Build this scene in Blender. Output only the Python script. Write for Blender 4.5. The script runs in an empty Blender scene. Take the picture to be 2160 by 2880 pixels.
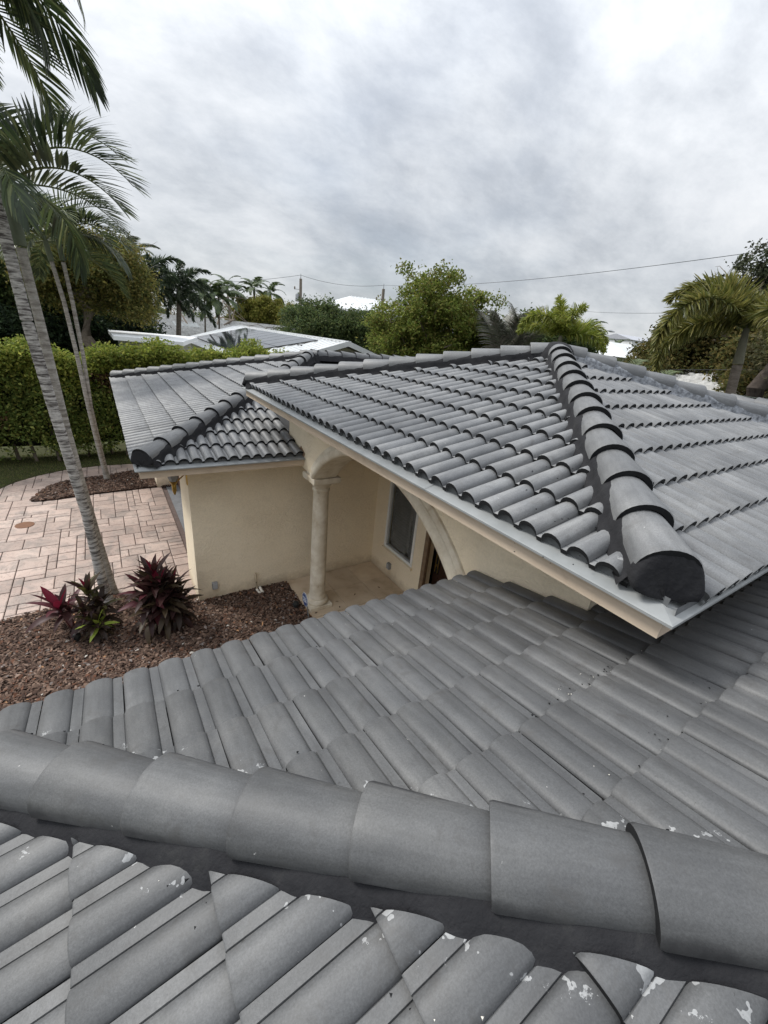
import bpy, bmesh, math, random
import numpy as np
from mathutils import Vector, Matrix

random.seed(7); RS = np.random.RandomState(11)
SC = bpy.context.scene; COL = SC.collection

# ---------------------------------------------------------------- camera
cam_d = bpy.data.cameras.new('camera'); cam = bpy.data.objects.new('camera', cam_d); COL.objects.link(cam)
CAM = Vector((0.0, 0.0, 4.4287))
ROT = Matrix(((0.84001539, 0.13864561, -0.52454889), (-0.53424124, 0.38003920, -0.75508709), (0.09465963, 0.91452042, 0.39330898)))
cam.matrix_world = Matrix.Translation(CAM) @ ROT.to_4x4()
cam_d.sensor_fit = 'HORIZONTAL'; cam_d.sensor_width = 36.0; cam_d.lens = 1166.892 / 2160 * 36.0
cam_d.clip_start = 0.05; cam_d.clip_end = 3000
SC.camera = cam
SC.render.resolution_x = 768; SC.render.resolution_y = 1024

# ---------------------------------------------------------------- sky: overcast, broken grey cloud sheet over a Nishita sky
SUN_EL, SUN_AZ = math.radians(47), math.radians(-40)      # azimuth from +Y towards +X
w = bpy.data.worlds.new('World'); SC.world = w; w.use_nodes = True
nt = w.node_tree; N = nt.nodes; Lk = nt.links; N.clear()
def nd(tree, t, **kw):
    n = tree.nodes.new(t)
    for k, v in kw.items():
        if k.startswith('i_'): n.inputs[k[2:]].default_value = v
        else: setattr(n, k, v)
    return n
def mth(tree, op, a, b=None, c=None, clamp=False):
    n = tree.nodes.new('ShaderNodeMath'); n.operation = op; n.use_clamp = clamp
    for i, x in enumerate((a, b, c)):
        if x is None: continue
        if isinstance(x, (int, float)): n.inputs[i].default_value = x
        else: tree.links.new(x, n.inputs[i])
    return n.outputs[0]
def ramp(tree, src, pts, interp='LINEAR'):
    n = tree.nodes.new('ShaderNodeValToRGB'); n.color_ramp.interpolation = interp
    e = n.color_ramp.elements
    while len(e) > 1: e.remove(e[-1])
    e[0].position = pts[0][0]; e[0].color = (*pts[0][1], 1)
    for p, c in pts[1:]:
        x = e.new(p); x.color = (*c, 1)
    tree.links.new(src, n.inputs[0]); return n.outputs[0]
def mixc(tree, f, a, b, typ='MIX'):
    n = tree.nodes.new('ShaderNodeMix'); n.data_type = 'RGBA'; n.blend_type = typ
    for i, x in ((0, f), (6, a), (7, b)):
        if isinstance(x, (int, float)): n.inputs[i].default_value = x
        elif isinstance(x, tuple): n.inputs[i].default_value = (*x, 1)
        else: tree.links.new(x, n.inputs[i])
    return n.outputs[2]
tc = nd(nt, 'ShaderNodeTexCoord'); sep = nd(nt, 'ShaderNodeSeparateXYZ'); Lk.new(tc.outputs['Generated'], sep.inputs[0])
zz = mth(nt, 'ADD', mth(nt, 'MAXIMUM', sep.outputs[2], 0.0), 0.42)
cmb = nd(nt, 'ShaderNodeCombineXYZ')
Lk.new(mth(nt, 'DIVIDE', sep.outputs[0], zz), cmb.inputs[0]); Lk.new(mth(nt, 'DIVIDE', sep.outputs[1], zz), cmb.inputs[1])
cn = []
for sc_, det, rough, dist, off in ((0.85, 7, .55, .15, 9.3), (3.0, 9, .64, .1, 2.7), (0.30, 3, .5, .1, 5.4)):
    mp = nd(nt, 'ShaderNodeMapping'); mp.inputs['Location'].default_value = (off, off * .7, off * .3); mp.inputs['Rotation'].default_value = (0, 0, .5); mp.inputs['Scale'].default_value = (1.0, 1.35, 1)
    Lk.new(cmb.outputs[0], mp.inputs[0])
    n = nd(nt, 'ShaderNodeTexNoise'); n.inputs['Scale'].default_value = sc_; n.inputs['Detail'].default_value = det; n.inputs['Roughness'].default_value = rough; n.inputs['Distortion'].default_value = dist
    Lk.new(mp.outputs[0], n.inputs['Vector']); cn.append(n.outputs['Fac'])
cl = mth(nt, 'ADD', mth(nt, 'ADD', mth(nt, 'MULTIPLY', cn[0], .44), mth(nt, 'MULTIPLY', cn[1], .38)), mth(nt, 'MULTIPLY', cn[2], .18))
cloud = ramp(nt, cl, [(.36, (.315, .335, .365)), (.44, (.43, .452, .485)), (.50, (.545, .567, .596)), (.56, (.655, .672, .695)), (.66, (.79, .797, .805))])
# overcast luminance rises from the horizon to the zenith
up_ = mth(nt, 'MAXIMUM', sep.outputs[2], 0.0)
lum = mth(nt, 'ADD', mth(nt, 'MULTIPLY', mth(nt, 'MULTIPLY', up_, up_), 1.55), .50)
sky = nd(nt, 'ShaderNodeTexSky'); sky.sky_type = 'NISHITA'; sky.sun_disc = False; sky.sun_elevation = SUN_EL; sky.sun_rotation = SUN_AZ
skyc = mixc(nt, 1.0, sky.outputs[0], (.08, .08, .08), 'MULTIPLY')
cover = ramp(nt, cn[0], [(.30, (.80,) * 3), (.5, (.94,) * 3)])
cloudl = nd(nt, 'ShaderNodeVectorMath', operation='SCALE'); Lk.new(cloud, cloudl.inputs[0]); Lk.new(lum, cloudl.inputs['Scale'])
fin = mixc(nt, cover, skyc, cloudl.outputs[0])
bg = nd(nt, 'ShaderNodeBackground'); bg.inputs['Strength'].default_value = 1.0; Lk.new(fin, bg.inputs['Color'])
wo = nd(nt, 'ShaderNodeOutputWorld'); Lk.new(bg.outputs[0], wo.inputs['Surface'])

# ---------------------------------------------------------------- sun, veiled by the cloud
sd = bpy.data.lights.new('sun', 'SUN'); sd.energy = 1.5; sd.angle = math.radians(15); sd.color = (1, .97, .92)
sun = bpy.data.objects.new('sun', sd); COL.objects.link(sun)
sdir = Vector((math.sin(SUN_AZ) * math.cos(SUN_EL), math.cos(SUN_AZ) * math.cos(SUN_EL), math.sin(SUN_EL)))
sun.rotation_euler = sdir.to_track_quat('Z', 'Y').to_euler(); sun.location = (-20, 10, 40)

vs = SC.view_settings; vs.view_transform = 'Standard'; vs.look = 'None'; vs.exposure = 1.15; vs.gamma = 1.0; vs.use_curve_mapping = False
SC.display_settings.display_device = 'sRGB'

# ================================================================ helpers
def tag(o, label=None, cat=None, group=None, kind=None):
    if label: o['label'] = label
    if cat: o['category'] = cat
    if group: o['group'] = group
    if kind: o['kind'] = kind
    return o
def empty(name, loc=(0, 0, 0), label=None, cat=None, group=None):
    o = bpy.data.objects.new(name, None); o.location = loc; o.empty_display_size = .1; COL.objects.link(o)
    return tag(o, label, cat, group)
def link(name, me, parent=None, mw=None):
    o = bpy.data.objects.new(name, me); COL.objects.link(o)
    if parent is not None:
        o.parent = parent
        o.matrix_parent_inverse = Matrix.Translation(-wpos(parent))
    if mw is not None: o.matrix_basis = mw
    return o
def wpos(o):
    v = o.location.copy()
    # every parent in this scene is only translated; meshes that parent parts stand at the origin of their thing
    return v
def np_mesh(name, V, F, mats, mi=None, smooth=False, sharp=None, col=None):
    """V (n,3), F (m,k) array with constant k"""
    me = bpy.data.meshes.new(name); V = np.asarray(V, np.float32); F = np.asarray(F, np.int32)
    me.vertices.add(len(V)); me.vertices.foreach_set('co', V.ravel())
    k = F.shape[1]; me.loops.add(F.size); me.polygons.add(len(F))
    me.loops.foreach_set('vertex_index', F.ravel())
    me.polygons.foreach_set('loop_start', np.arange(0, F.size, k, dtype=np.int32))
    me.polygons.foreach_set('loop_total', np.full(len(F), k, np.int32))
    if mi is not None: me.polygons.foreach_set('material_index', np.asarray(mi, np.int32))
    if smooth: me.polygons.foreach_set('use_smooth', np.ones(len(F), bool))
    if col is not None:
        a = me.color_attributes.new('Col', 'FLOAT_COLOR', 'POINT'); c4 = np.ones((len(V), 4), np.float32); c4[:, :3] = col
        a.data.foreach_set('color', c4.ravel())
    for m in (mats if isinstance(mats, (list, tuple)) else [mats]): me.materials.append(m)
    me.update(); me.validate()
    if smooth and sharp: me.set_sharp_from_angle(angle=math.radians(sharp))
    return me
class MB:
    def __init__(s): s.v = []; s.f = []; s.m = []
    def add(s, vs, fs, m=0):
        o = len(s.v); s.v += [tuple(p) for p in vs]; s.f += [tuple(i + o for i in f) for f in fs]; s.m += [m] * len(fs); return s
    def box(s, x0, x1, y0, y1, z0, z1, m=0):
        return s.add([(x0, y0, z0), (x1, y0, z0), (x1, y1, z0), (x0, y1, z0), (x0, y0, z1), (x1, y0, z1), (x1, y1, z1), (x0, y1, z1)],
                     [(0, 3, 2, 1), (4, 5, 6, 7), (0, 1, 5, 4), (1, 2, 6, 5), (2, 3, 7, 6), (3, 0, 4, 7)], m)
    def bar(s, a, b, hw, hh, m=0, up=Vector((0, 0, 1))):
        a = Vector(a); b = Vector(b); d = (b - a).normalized(); r = d.cross(up)
        if r.length < 1e-4: r = Vector((1, 0, 0))
        r.normalize(); u = r.cross(d)
        vs = [p + r * i * hw + u * j * hh for p in (a, b) for i, j in ((-1, -1), (1, -1), (1, 1), (-1, 1))]
        return s.add(vs, [(0, 1, 2, 3), (7, 6, 5, 4), (0, 4, 5, 1), (1, 5, 6, 2), (2, 6, 7, 3), (3, 7, 4, 0)], m)
    def prism(s, poly, axis, a, b, m=0):
        """poly: list of 2d points extruded along axis (0,1,2) from a to b"""
        def P(p, t):
            q = list(p); q.insert(axis, t); return tuple(q)
        n = len(poly); vs = [P(p, a) for p in poly] + [P(p, b) for p in poly]
        fs = [tuple(range(n)), tuple(range(2 * n - 1, n - 1, -1))] + [(i, i + n, (i + 1) % n + n, (i + 1) % n) for i in range(n)]
        return s.add(vs, fs, m)
    def tube(s, pts, rad, seg=8, m=0, cap=True):
        pts = [Vector(p) for p in pts]; n = len(pts)
        if isinstance(rad, (int, float)): rad = [rad] * n
        ref = Vector((0, 0, 1)); vs = []
        for i, p in enumerate(pts):
            d = (pts[min(i + 1, n - 1)] - pts[max(i - 1, 0)]).normalized()
            r = d.cross(ref)
            if r.length < .05: r = d.cross(Vector((0, 1, 0)))
            r.normalize(); u = r.cross(d)
            vs += [p + (r * math.cos(2 * math.pi * k / seg) + u * math.sin(2 * math.pi * k / seg)) * rad[i] for k in range(seg)]
        fs = [(i * seg + k, i * seg + (k + 1) % seg, (i + 1) * seg + (k + 1) % seg, (i + 1) * seg + k) for i in range(n - 1) for k in range(seg)]
        if cap: fs += [tuple(range(seg))[::-1], tuple((n - 1) * seg + k for k in range(seg))]
        return s.add(vs, fs, m)
    def lathe(s, prof, c, seg=24, m=0):
        vs = [(c[0] + r * math.cos(2 * math.pi * k / seg), c[1] + r * math.sin(2 * math.pi * k / seg), c[2] + z) for r, z in prof for k in range(seg)]
        n = len(prof)
        fs = [(i * seg + k, i * seg + (k + 1) % seg, (i + 1) * seg + (k + 1) % seg, (i + 1) * seg + k) for i in range(n - 1) for k in range(seg)]
        fs += [tuple(range(seg))[::-1], tuple((n - 1) * seg + k for k in range(seg))]
        return s.add(vs, fs, m)
    def mesh(s, name, mats, smooth=None, recalc=True):
        me = bpy.data.meshes.new(name); me.from_pydata(s.v, [], s.f)
        for m in (mats if isinstance(mats, (list, tuple)) else [mats]): me.materials.append(m)
        me.polygons.foreach_set('material_index', s.m)
        if recalc:
            bm = bmesh.new(); bm.from_mesh(me); bmesh.ops.recalc_face_normals(bm, faces=bm.faces); bm.to_mesh(me); bm.free()
        if smooth:
            me.polygons.foreach_set('use_smooth', [True] * len(me.polygons)); me.set_sharp_from_angle(angle=math.radians(smooth))
        me.update(); return me
    def build(s, name, mats, parent=None, smooth=None, recalc=True):
        return link(name, s.mesh(name, mats, smooth, recalc), parent)
def bevel(o, wd=.01, seg=2, ang=35):
    md = o.modifiers.new('bevel', 'BEVEL'); md.width = wd; md.segments = seg; md.limit_method = 'ANGLE'; md.angle_limit = math.radians(ang); return o
def pxy(P):
    """image position (0..1) and depth of a world point, used only to pick which repeats show largest"""
    v = ROT.transposed() @ (Vector(P) - CAM)
    if v.z > -.05: return None
    f = 1166.892 / 2160
    return (.5 + f * v.x / -v.z, .5 - f * v.y / -v.z * .75, -v.z)

# ---------------------------------------------------------------- materials
def newmat(name):
    m = bpy.data.materials.new(name); m.use_nodes = True; t = m.node_tree; b = t.nodes['Principled BSDF']; return m, t, b
def noise(t, scale, detail=5, rough=.55, vec=None, dist=0.0, out='Fac', dim4=None):
    n = t.nodes.new('ShaderNodeTexNoise'); n.inputs['Scale'].default_value = scale; n.inputs['Detail'].default_value = detail; n.inputs['Roughness'].default_value = rough; n.inputs['Distortion'].default_value = dist
    if vec is not None: t.links.new(vec, n.inputs['Vector'])
    return n.outputs[out]
def wpos_node(t): return t.nodes.new('ShaderNodeNewGeometry').outputs['Position']
def bump(t, b, h, strength=.3, dist=.01, prev=None):
    n = t.nodes.new('ShaderNodeBump'); n.inputs['Strength'].default_value = strength; n.inputs['Distance'].default_value = dist
    t.links.new(h, n.inputs['Height'])
    if prev is not None: t.links.new(prev, n.inputs['Normal'])
    t.links.new(n.outputs[0], b.inputs['Normal']); return n.outputs[0]
def MAT(name, c1, c2=None, scale=6, rough=.7, spec=.3, bs=0, bscale=60, bdist=.005, metal=0, detail=6, rnd=0.0, pts=None):
    m, t, b = newmat(name); P = wpos_node(t)
    if c2 is None: c2 = tuple(x * .82 for x in c1)
    f = noise(t, scale, detail, .6, P)
    c = ramp(t, f, pts or [(.32, c2), (.68, c1)])
    if rnd:
        oi = t.nodes.new('ShaderNodeObjectInfo'); k = mth(t, 'ADD', mth(t, 'MULTIPLY', oi.outputs['Random'], 2 * rnd), 1 - rnd)
        s = nd(t, 'ShaderNodeVectorMath', operation='SCALE'); t.links.new(c, s.inputs[0]); t.links.new(k, s.inputs['Scale']); c = s.outputs[0]
    t.links.new(c, b.inputs['Base Color']); b.inputs['Roughness'].default_value = rough; b.inputs['Metallic'].default_value = metal; b.inputs['Specular IOR Level'].default_value = spec
    if bs: bump(t, b, noise(t, bscale, 4, .6, P), bs, bdist)
    return m
def tile_material(name, hipwear, tone=1.0, smear=None):
    m, t, b = newmat(name); P = wpos_node(t)
    base = ramp(t, noise(t, 2.3, 6, .62, P), [(p_, tuple(v_ * tone for v_ in c_)) for p_, c_ in ((.30, (.076, .078, .081)), (.50, (.102, .104, .106)), (.72, (.140, .140, .138)))])
    fine = ramp(t, noise(t, 170, 3, .7, P), [(.3, (.80,) * 3), (.7, (1.22,) * 3)])
    c = mixc(t, 1.0, base, fine, 'MULTIPLY')
    st = ramp(t, noise(t, 9, 7, .7, P, .6), [(.54, (0,) * 3), (.70, (.75,) * 3)])
    c = mixc(t, st, c, tuple(v_ * tone for v_ in (.078, .076, .074)))
    oi = t.nodes.new('ShaderNodeObjectInfo'); k = mth(t, 'ADD', mth(t, 'MULTIPLY', oi.outputs['Random'], .26), .87)
    tco = t.nodes.new('ShaderNodeTexCoord'); mps = nd(t, 'ShaderNodeMapping'); mps.inputs['Scale'].default_value = (30, 2.0, 30); t.links.new(tco.outputs['Object'], mps.inputs[0])
    cmo = nd(t, 'ShaderNodeCombineXYZ'); t.links.new(mth(t, 'MULTIPLY', oi.outputs['Random'], 40.0), cmo.inputs[0]); t.links.new(cmo.outputs[0], mps.inputs['Location'])
    stk = ramp(t, noise(t, 1.0, 5, .6, mps.outputs[0]), [(.34, (.85,) * 3), (.50, (1.0,) * 3), (.66, (1.13,) * 3)]); c = mixc(t, 1.0, c, stk, 'MULTIPLY')
    s = nd(t, 'ShaderNodeVectorMath', operation='SCALE'); t.links.new(c, s.inputs[0]); t.links.new(k, s.inputs['Scale']); c = s.outputs[0]
    # paint chips and droppings
    v = t.nodes.new('ShaderNodeTexVoronoi'); v.inputs['Scale'].default_value = 26; v.inputs['Randomness'].default_value = 1
    dv = t.nodes.new('ShaderNodeVectorMath'); dv.operation = 'ADD'; t.links.new(P, dv.inputs[0])
    nn = noise(t, 70, 3, .6, P, 0, 'Color'); sc2 = nd(t, 'ShaderNodeVectorMath', operation='SCALE'); t.links.new(nn, sc2.inputs[0]); sc2.inputs['Scale'].default_value = .03; t.links.new(sc2.outputs[0], dv.inputs[1])
    t.links.new(dv.outputs[0], v.inputs['Vector'])
    sp = t.nodes.new('ShaderNodeSeparateColor'); t.links.new(v.outputs['Color'], sp.inputs[0])
    rad = mth(t, 'MULTIPLY', mth(t, 'SUBTRACT', sp.outputs[0], .80), .55)
    chip = mth(t, 'LESS_THAN', v.outputs['Distance'], rad)
    wht = mth(t, 'MULTIPLY', chip, mth(t, 'GREATER_THAN', sp.outputs[1], .62)); blk = mth(t, 'MULTIPLY', chip, mth(t, 'LESS_THAN', sp.outputs[1], .40))
    c = mixc(t, mth(t, 'MULTIPLY', wht, .7), c, (.42, .415, .40)); c = mixc(t, mth(t, 'MULTIPLY', blk, .8), c, (.04, .04, .04))
    if hipwear:
        for (a, bb, cc, wd) in hipwear:      # raw concrete along the cut edge where the paint never reached
            sx = t.nodes.new('ShaderNodeSeparateXYZ'); t.links.new(P, sx.inputs[0])
            dd = mth(t, 'ADD', mth(t, 'ADD', mth(t, 'MULTIPLY', sx.outputs[0], a), mth(t, 'MULTIPLY', sx.outputs[1], bb)), cc)
            dd = mth(t, 'ABSOLUTE', dd)
            e = mth(t, 'ADD', dd, mth(t, 'MULTIPLY', mth(t, 'SUBTRACT', noise(t, 75, 6, .75, P), .5), .17))
            k = mth(t, 'MULTIPLY', mth(t, 'LESS_THAN', e, wd), mth(t, 'GREATER_THAN', noise(t, 13, 3, .6, P), .61))
            c = mixc(t, mth(t, 'MULTIPLY', k, mth(t, 'ADD', .25, mth(t, 'MULTIPLY', noise(t, 90, 4, .7, P), .8))), c, (.36, .365, .365))
    if smear:      # mortar slurry left on the skirt of the caps
        sx = t.nodes.new('ShaderNodeSeparateXYZ'); t.links.new(P, sx.inputs[0])
        dd = mth(t, 'ABSOLUTE', mth(t, 'ADD', mth(t, 'MULTIPLY', mth(t, 'ADD', sx.outputs[0], sx.outputs[1]), q2), smear))
        e = mth(t, 'ADD', dd, mth(t, 'MULTIPLY', mth(t, 'SUBTRACT', noise(t, 6, 6, .65, P), .5), .05))
        k = ramp(t, e, [(.106, (0,) * 3), (.120, (.9,) * 3)]); c = mixc(t, k, c, (.022, .022, .024))
        e2 = mth(t, 'ADD', dd, mth(t, 'MULTIPLY', mth(t, 'SUBTRACT', noise(t, 60, 6, .75, P), .5), .06))
        k2 = mth(t, 'MULTIPLY', mth(t, 'GREATER_THAN', e2, .128), mth(t, 'GREATER_THAN', noise(t, 9, 3, .6, P), .62)); c = mixc(t, mth(t, 'MULTIPLY', k2, .6), c, (.34, .34, .33))
    t.links.new(c, b.inputs['Base Color'])
    b.inputs['Roughness'].default_value = .56; b.inputs['Specular IOR Level'].default_value = .5
    n1 = bump(t, b, noise(t, 240, 3, .7, P), .22, .002)
    bump(t, b, noise(t, 14, 5, .6, P), .25, .006, n1)
    return m
XN, YN, ZN = -.965, 1.999, 2.713       # corner of the near hip roof (tile crest level)
PT = .278                             # roof pitch
q2 = 1 / math.sqrt(2)
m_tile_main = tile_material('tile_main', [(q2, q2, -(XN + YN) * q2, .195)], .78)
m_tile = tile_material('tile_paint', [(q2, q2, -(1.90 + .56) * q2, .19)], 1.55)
m_nose = MAT('tile_nose', (.016, .017, .018), (.010, .010, .011), 20, .8, .2, .3, 120, .003)
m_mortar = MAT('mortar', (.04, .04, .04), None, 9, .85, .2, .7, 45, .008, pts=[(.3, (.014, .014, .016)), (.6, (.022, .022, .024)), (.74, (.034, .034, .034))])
m_mortar_raw = MAT('mortar_raw', (.30, .315, .34), (.085, .09, .10), 24, .85, .2, .6, 60, .004)
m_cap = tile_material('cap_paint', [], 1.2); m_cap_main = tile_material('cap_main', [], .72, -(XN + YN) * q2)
m_deck = MAT('roof_deck', (.05, .05, .05), None, 8, .9)
m_drip = MAT('drip_metal', (.29, .30, .30), (.21, .22, .22), 3, .5, .3, .1, 30, .003)
m_fascia = MAT('fascia_paint', (.56, .455, .35), (.42, .335, .25), 3.5, .6, .3, .25, 40, .003, pts=[(.25, (.38, .29, .21)), (.42, (.52, .42, .32)), (.7, (.575, .475, .37))])
def stucco_material(name, c1, c2, crack=True):
    m, t, b = newmat(name); P = wpos_node(t)
    c = ramp(t, noise(t, 1.1, 6, .6, P), [(.3, c2), (.7, c1)])
    fl = ramp(t, noise(t, 45, 4, .7, P), [(.3, (.93,) * 3), (.7, (1.06,) * 3)]); c = mixc(t, 1.0, c, fl, 'MULTIPLY')
    sz = t.nodes.new('ShaderNodeSeparateXYZ'); t.links.new(P, sz.inputs[0])
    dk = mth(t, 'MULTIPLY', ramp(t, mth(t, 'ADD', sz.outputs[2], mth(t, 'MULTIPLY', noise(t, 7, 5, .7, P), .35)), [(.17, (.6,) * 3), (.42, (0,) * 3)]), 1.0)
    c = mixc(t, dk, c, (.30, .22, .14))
    st_ = ramp(t, noise(t, 2.2, 6, .7, P, .4), [(.58, (0,) * 3), (.75, (.30,) * 3)]); c = mixc(t, st_, c, (.50, .41, .29))
    t.links.new(c, b.inputs['Base Color']); b.inputs['Roughness'].default_value = .85; b.inputs['Specular IOR Level'].default_value = .2
    n1 = bump(t, b, noise(t, 70, 4, .7, P), .25, .004)
    mp = nd(t, 'ShaderNodeMapping'); mp.inputs['Scale'].default_value = (1, 1, 1.9); mp.inputs['Rotation'].default_value = (.3, .35, 0); t.links.new(P, mp.inputs[0])
    nn = noise(t, 3.2, 5, .6, mp.outputs[0], 2.2)
    tr = ramp(t, nn, [(.44, (0,) * 3), (.50, (1,) * 3), (.58, (.15,) * 3), (.66, (.35,) * 3)])
    mk = ramp(t, noise(t, 1.7, 4, .6, P), [(.42, (0,) * 3), (.62, (1,) * 3)])
    bump(t, b, mth(t, 'MULTIPLY', tr, mk), .42, .02, n1)
    return m
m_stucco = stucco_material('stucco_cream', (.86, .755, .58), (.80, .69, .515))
m_stone = MAT('cast_stone', (.66, .59, .47), (.50, .42, .31), 7, .8, .25, .6, 50, .006, pts=[(.25, (.40, .32, .22)), (.38, (.56, .49, .38)), (.6, (.68, .62, .51)), (.8, (.76, .71, .61))])
m_porch = MAT('porch_stone', (.60, .49, .36), (.43, .33, .23), 2.6, .45, .4, .1, 30, .003, rnd=.06, pts=[(.28, (.37, .28, .19)), (.45, (.53, .42, .30)), (.7, (.63, .52, .39))])
m_white = MAT('white_paint', (.78, .79, .78), (.70, .71, .70), 4, .45, .4)
m_glass, _t, _b = newmat('dark_glass'); _b.inputs['Base Color'].default_value = (.012, .013, .014, 1); _b.inputs['Roughness'].default_value = .08; _b.inputs['Specular IOR Level'].default_value = .5
m_glass_clear, _t, _b = newmat('window_glass'); _b.inputs['Base Color'].default_value = (.8, .82, .82, 1); _b.inputs['Roughness'].default_value = .03; _b.inputs['Transmission Weight'].default_value = 1; _b.inputs['IOR'].default_value = 1.12
m_slat = MAT('shutter_grey', (.32, .31, .29), (.24, .23, .22), 8, .5)
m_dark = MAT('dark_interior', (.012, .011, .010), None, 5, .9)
m_wood = MAT('mahogany', (.045, .018, .010), (.022, .009, .006), 30, .45, .4)
m_brass = MAT('brass', (.62, .44, .12), (.35, .24, .07), 25, .3, .5, metal=.9)
m_grey_metal = MAT('grey_metal', (.33, .34, .35), (.24, .25, .26), 20, .5, .5, metal=.3)
m_conc = MAT('concrete_grey', (.24, .25, .26), (.16, .17, .18), 5, .8)
m_pvc = MAT('pvc', (.80, .77, .70), (.66, .62, .54), 18, .5)
m_black = MAT('black_plastic', (.02, .022, .022), None, 9, .5)

# ---------------------------------------------------------------- vegetation materials
def leaf_material(name, tr=.35, rough=.45, spec=.35, gain=1.0):
    m, t, b = newmat(name)
    a = t.nodes.new('ShaderNodeAttribute'); a.attribute_name = 'Col'
    g_ = nd(t, 'ShaderNodeVectorMath', operation='SCALE'); t.links.new(a.outputs['Color'], g_.inputs[0]); g_.inputs['Scale'].default_value = gain
    t.links.new(g_.outputs[0], b.inputs['Base Color']); b.inputs['Roughness'].default_value = rough; b.inputs['Specular IOR Level'].default_value = spec
    tl = t.nodes.new('ShaderNodeBsdfTranslucent'); bc = nd(t, 'ShaderNodeVectorMath', operation='SCALE'); t.links.new(a.outputs['Color'], bc.inputs[0]); bc.inputs['Scale'].default_value = 1.5 * gain; t.links.new(bc.outputs[0], tl.inputs['Color'])
    mx = t.nodes.new('ShaderNodeMixShader'); mx.inputs[0].default_value = tr
    t.links.new(b.outputs[0], mx.inputs[1]); t.links.new(tl.outputs[0], mx.inputs[2]); t.links.new(mx.outputs[0], t.nodes['Material Output'].inputs['Surface'])
    return m
m_leaf = leaf_material('leaf', .35, .65, .15, 1.35)
m_frond = leaf_material('frond', .25, .45, .35, 1.25)
m_chip = leaf_material('bark_chip', 0.0, .9, .15)
m_bark = MAT('bark', (.20, .165, .13), (.11, .09, .07), 9, .9, .2, .6, 30, .02)
m_darkbark = MAT('dark_bark', (.075, .06, .05), (.04, .032, .027), 9, .9, .2, .6, 30, .02)
m_oldshaft = MAT('old_crownshaft', (.17, .16, .11), (.10, .10, .07), 6, .6)
m_shaft = MAT('crownshaft', (.125, .145, .09), (.08, .10, .06), 5, .5, .4)
def palm_bark(name, light, dark, freq, contrast):
    m, t, b = newmat(name); tcn = t.nodes.new('ShaderNodeTexCoord'); P = wpos_node(t)
    mp = nd(t, 'ShaderNodeMapping'); mp.inputs['Scale'].default_value = (1, 1, freq); t.links.new(P, mp.inputs[0])
    f = noise(t, 5, 6, .65, mp.outputs[0], .3)
    c = ramp(t, f, [(.5 - contrast, dark), (.5, tuple((a * .6 + bb * .4) for a, bb in zip(light, dark))), (.5 + contrast, light)])
    g = noise(t, 40, 4, .7, P); c = mixc(t, 1.0, c, ramp(t, g, [(.3, (.8,) * 3), (.7, (1.15,) * 3)]), 'MULTIPLY')
    t.links.new(c, b.inputs['Base Color']); b.inputs['Roughness'].default_value = .9; b.inputs['Specular IOR Level'].default_value = .2
    bump(t, b, f, .7, .015); return m
m_palm_rough = palm_bark('palm_bark_rough', (.48, .46, .43), (.085, .075, .07), 7, .10)
m_palm_smooth = palm_bark('palm_bark_smooth', (.40, .38, .34), (.17, .15, .13), 6, .14)
m_palm_far = palm_bark('palm_bark_far', (.20, .17, .14), (.09, .075, .06), 5, .16)

# ================================================================ GROUND AND PAVING
me = np_mesh('ground', [(-900, -900, -.05), (900, -900, -.05), (900, 900, -.05), (-900, 900, -.05)], [(0, 1, 2, 3)],
             MAT('soil_grass', (.075, .085, .035), (.045, .05, .022), .6, .95, .1, .6, 25, .03))
ground = tag(link('ground', me), 'flat lawn and soil of the neighbourhood reaching the horizon', kind='structure')

m_grout = MAT('stamp_joint', (.17, .125, .11), (.11, .085, .075), 12, .9)
def slab_material():
    m, t, b = newmat('stamped_concrete'); P = wpos_node(t)
    c = ramp(t, noise(t, .9, 5, .6, P), [(.30, (.35, .265, .225)), (.50, (.43, .33, .28)), (.70, (.48, .385, .33))])
    c = mixc(t, ramp(t, noise(t, 3.0, 6, .65, P, .8), [(.46, (0,) * 3), (.64, (.85,) * 3)]), c, (.25, .21, .185))
    c = mixc(t, ramp(t, noise(t, 17, 5, .7, P, 1.2), [(.56, (0,) * 3), (.66, (.7,) * 3)]), c, (.17, .12, .10))
    sx = t.nodes.new('ShaderNodeSeparateXYZ'); t.links.new(P, sx.inputs[0])
    oi = t.nodes.new('ShaderNodeObjectInfo'); k = mth(t, 'ADD', mth(t, 'MULTIPLY', oi.outputs['Random'], .34), .83)
    s = nd(t, 'ShaderNodeVectorMath', operation='SCALE'); t.links.new(c, s.inputs[0]); t.links.new(k, s.inputs['Scale']); c = s.outputs[0]
    t.links.new(c, b.inputs['Base Color']); b.inputs['Roughness'].default_value = .55; b.inputs['Specular IOR Level'].default_value = .35
    c2_ = mixc(t, ramp(t, noise(t, 30, 4, .7, P, 2.0), [(.60, (0,) * 3), (.66, (.6,) * 3)]), c, (.14, .105, .09)); t.links.new(c2_, b.inputs['Base Color'])
    bump(t, b, noise(t, 11, 6, .65, P, 1.5), .7, .015); return m
m_slab = slab_material()
drive = tag(link('driveway', np_mesh('driveway', [(-7, 3, -.022), (2.2, 3, -.022), (2.2, 15.2, -.022), (-7, 15.2, -.022)], [(0, 1, 2, 3)], m_grout)),
            'pink stamped concrete driveway beside the garage', kind='structure')
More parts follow.
